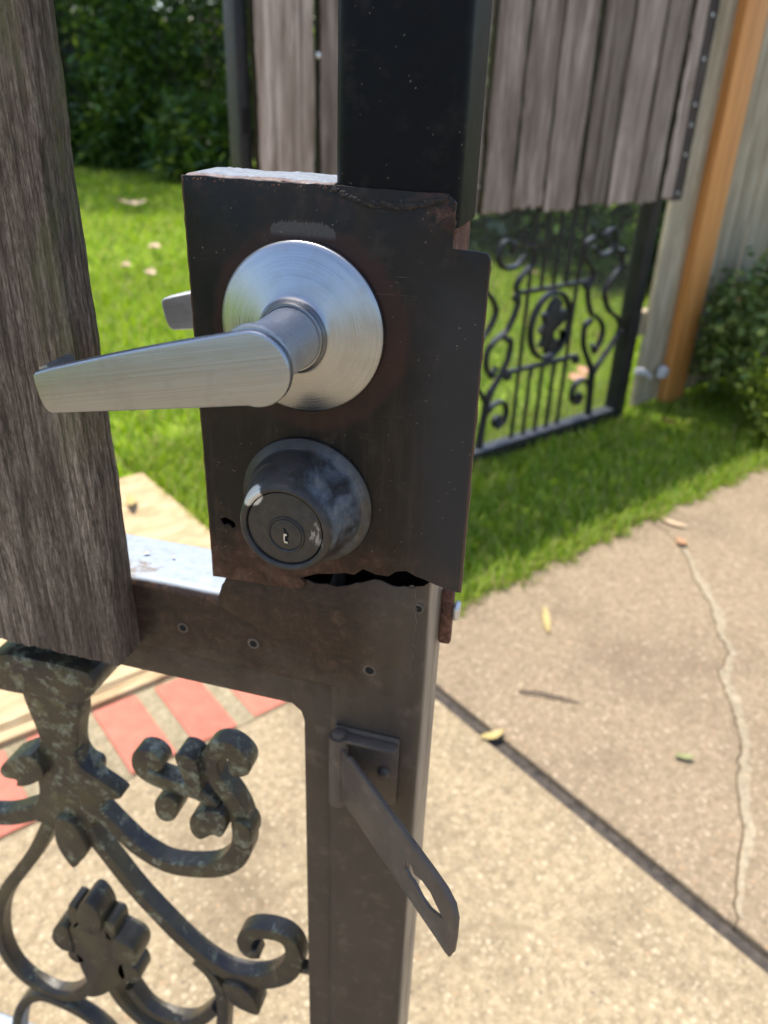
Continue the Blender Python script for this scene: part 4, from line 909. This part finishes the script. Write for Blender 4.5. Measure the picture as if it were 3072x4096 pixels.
for i, (u, n, rz) in enumerate(((4.3, -11.2, 0.8), (3.4, -12.1, 0.7), (4.5, -9.4, 0.9))):
    shrub('strap_plant', u, n, 0.45, rz, 60, 34, 0.20, 'leaf_hedge', ['low leafy plant at the foot of the far shrubs, middle', 'low leafy plant at the foot of the far shrubs, nearest the plank', 'low bright plant at the foot of the far shrubs, right'][i], 'plant', 'plants along the bed', 50 + i, 0.012, 0.0, 5.0, 0.10)

# trees: one overhanging the lawn from behind the plank, two beyond the back fence
def tree(u, n, h, lean, rx, rz, clumps, per, size, mat, label, seed):
    r = np.random.default_rng(seed); root = empty('tree', yd(u, n), 0, label=label, category='tree', group='garden trees')
    top = Vector((lean[0], lean[1], h))
    link('trunk', tube_path([(0, 0, -0.05), tuple(top * 0.33 * Vector((0, 0, 1)).z + Vector((0, 0, 0)))] if False else [(0, 0, -0.05), (lean[0] * .15, lean[1] * .15, h * .35), (lean[0] * .5, lean[1] * .5, h * .7), tuple(top)], [0.16, 0.13, 0.10, 0.04], 10), 'bark', root)
    d = r.normal(0, 1, (clumps, 3)); d /= np.linalg.norm(d, axis=1)[:, None]; d *= (r.uniform(0.35, 1.0, clumps) ** 0.5)[:, None]
    cen = d * np.array([rx, rx, rz]) + np.array(top)
    for i in range(7):
        e = Vector(cen[i].tolist()); p0 = top * r.uniform(0.55, 0.95)
        link('limb', tube_path([p0, p0.lerp(e, .5) + Vector((0, 0, .15)), e], [0.05, 0.035, 0.012], 7), 'bark', root)
    link('crown', leaf_cloud(cen, per, 0.22, size, r, 1.9), mat, root)
tree(0.2, -10.7, 5.2, (1.5, 1.9), 2.2, 1.3, 150, 38, 0.15, 'leaf_hedge', 'broad garden tree shading the far lawn, its trunk behind the plank', 91)
tree(3.2, -18.5, 4.6, (0, 0), 3.0, 2.6, 260, 40, 0.17, 'leaf_hedge_blue', 'tall bluish tree rising behind the far shrubs', 92)
tree(6.5, -17.0, 4.6, (0, 0), 3.0, 2.6, 260, 40, 0.17, 'leaf_hedge', 'tall dark tree rising behind the back fence corner', 93)

# lawn grass
def blades(n, fu, hmin, hmax, w, r):
    u, nn = fu(n, r); keep = np.ones(len(u), bool)
    P = np.outer(u, np.array(UV)) + np.outer(nn, np.array(NV)); P[:, 2] = -0.022
    m_ = len(P); a = r.uniform(0, 2 * np.pi, m_); h = r.uniform(hmin, hmax, m_); ln = r.uniform(0.15, 0.9, m_) * h
    d = np.stack([np.cos(a), np.sin(a), 0 * a], 1); s = np.stack([-np.sin(a), np.cos(a), 0 * a], 1) * (w * r.uniform(0.7, 1.3, m_))[:, None]
    mid = P + d * (ln * 0.35)[:, None]; mid[:, 2] += h * 0.62; tip = P + d * ln[:, None]; tip[:, 2] += h
    V = np.stack([P - s, P + s, mid + s * .8, mid - s * .8, tip], 1)
    return V
def region_near(n, r):
    u = r.uniform(0.80, 3.2, n); nn = r.uniform(-1.75, -0.90, n) + 0.02 * np.sin(u * 19) * (r.random(n) < .5); return u, np.minimum(nn, -0.895 + 0.02 * np.sin(u * 31) + 0.012 * np.sin(u * 83))
def region_mid(n, r): return r.uniform(0.54, 5.0, n), r.uniform(-5.0, -1.7, n)
def region_far(n, r): return r.uniform(-1.2, 5.0, n), r.uniform(-13.0, -2.03, n)
def region_back(n, r): return r.uniform(0.535, 0.9, n), r.uniform(-2.2, -1.07, n)
def region_edge(n, r):
    u = r.uniform(0.80, 3.2, n); return u, -0.905 + r.normal(0, 0.012, n) + 0.012 * np.sin(u * 31) + 0.012 * np.sin(u * 77)
parts = [blades(30000, region_near, 0.022, 0.062, 0.0026, rng), blades(36000, region_mid, 0.025, 0.065, 0.0034, rng), blades(60000, region_far, 0.03, 0.075, 0.0055, rng), blades(6000, region_back, 0.025, 0.065, 0.003, rng), blades(3500, region_edge, 0.02, 0.055, 0.0024, rng)]
V = np.concatenate(parts); nb = len(V); idx = np.arange(nb)[:, None] * 5
Ft = np.concatenate([idx + np.array([[0, 1, 2]]), idx + np.array([[0, 2, 3]]), idx + np.array([[3, 2, 4]])])
ed = blades(2600, region_edge, 0.012, 0.042, 0.0018, rng); ix = np.arange(len(ed))[:, None] * 5
link('dry_grass', raw(ed.reshape(-1, 3), np.concatenate([ix + np.array([[0, 1, 2]]), ix + np.array([[0, 2, 3]]), ix + np.array([[3, 2, 4]])])), 'dry_grass', None, kind='stuff', label='straw coloured dry grass along the edge of the slab', category='grass')
link('lawn_grass', raw(V.reshape(-1, 3), Ft), 'grass', None, kind='stuff', label='short green lawn grass in sun and shade', category='grass')

# fallen leaves and litter
def leaf_mesh(L, w, curl, seed):
    r = random.Random(seed); bm = bmesh.new(); prev = None; N = 7
    for i in range(N + 1):
        s = i / N; ww = w * math.sin(math.pi * min(1, s * 0.94 + 0.05)) ** 0.8 * (1 + r.uniform(-.15, .15)); x = (s - .5) * L; z = curl * (2 * s - 1) ** 2 + 0.003
        row = [bm.verts.new((x, -ww / 2, z + curl * .6)), bm.verts.new((x, 0, z)), bm.verts.new((x, ww / 2, z + curl * .6))]
        if prev:
            for k in range(2): bm.faces.new((prev[k], prev[k + 1], row[k + 1], row[k]))
        prev = row
    return done(bm, 'leaf', 80)
lv = [(0.616, -0.535, -0.004, 0.050, 0.022, 0.006, 'leaf_yellow', 'curled yellow leaf caught in the joint between the slabs'),
      (0.986, -0.726, 0.0, 0.095, 0.017, 0.004, 'leaf_yellow', 'long yellow leaf lying on the concrete slab near the lock box'),
      (0.867, -0.278, 0.0, 0.036, 0.016, 0.004, 'leaf_green', 'small greenish leaf on the concrete slab near the crack'),
      (1.581, -0.755, 0.0, 0.045, 0.028, 0.006, 'leaf_orange', 'small orange leaf on the slab where the crack begins'),
      (1.662, -0.83, 0.0, 0.075, 0.022, 0.004, 'leaf_tan', 'pale tan leaf on the slab next to the grass edge'),
      (2.40, -1.80, 0.03, 0.085, 0.07, 0.012, 'leaf_pink', 'pinkish fallen leaf behind the far gate, left one of a pair'),
      (2.50, -1.84, 0.03, 0.095, 0.07, 0.012, 'leaf_pink', 'pinkish fallen leaf behind the far gate, right one of a pair'),
      (3.877, -3.38, 0.03, 0.10, 0.08, 0.015, 'leaf_tan', 'pale leaf on the lawn seen above the upper crossbar of the far gate'),
      (2.271, -1.268, 0.035, 0.05, 0.035, 0.010, 'leaf_red', 'reddish brown leaf on the shaded grass before the orange board'),
      (2.775, -7.42, 0.05, 0.26, 0.14, 0.03, 'leaf_tan', 'large tan leaf farthest back on the lawn'),
      (2.035, -5.256, 0.05, 0.12, 0.09, 0.02, 'leaf_tan', 'tan leaf on the lawn right behind the lock box edge'),
      (1.62, -4.75, 0.05, 0.10, 0.07, 0.02, 'leaf_tan', 'tan leaf on the lawn beside the wooden plank'),
      (1.66, -4.48, 0.05, 0.09, 0.07, 0.02, 'leaf_tan', 'tan leaf on the lawn just below the others'),
      (0.42, -1.80, 0.018, 0.10, 0.03, 0.008, 'leaf_yellow', 'dry yellow blade lying on the beige stone beyond the rail')]
for i, (u, n, z, L, w, cu, mt, lb) in enumerate(lv):
    o = link('fallen_leaf', leaf_mesh(L, w, cu, i), mt, None, label=lb, category='leaf', group='fallen leaves'); o.location = yd(u, n, z + 0.002); o.rotation_euler = (random.uniform(-.15, .15), random.uniform(-.15, .15), random.uniform(0, 6.28))
p0, p1 = yd(0.751, -0.595, 0.004), yd(0.826, -0.497, 0.004)
link('twig', tube_path([p0, p0.lerp(p1, .3) + Vector((.004, .003, .003)), p0.lerp(p1, .7) + Vector((-.004, .002, .002)), p1], [0.0022, 0.0030, 0.0026, 0.0015], 7), 'twig', None, label='thin dark twig lying on the concrete slab', category='twig')
for i, (x, y, L, lb) in enumerate(((-0.2610, 0.0290, 0.0048, 'tiny brown seed husk on the sunlit rail, left one'), (-0.2420, 0.0300, 0.003, 'tiny brown seed husk on the sunlit rail, right one'))):
    o = link('seed_husk', leaf_mesh(L, L * .45, L * .12, 70 + i), 'leaf_tan', None, label=lb, category='seed husk', group='seed husks on the rail'); o.location = (x, y, 0.8232); o.rotation_euler = (0, 0, 0.5 - i)
scene.cycles.max_bounces = 6; scene.cycles.diffuse_bounces = 3; scene.cycles.glossy_bounces = 3; scene.cycles.transmission_bounces = 2
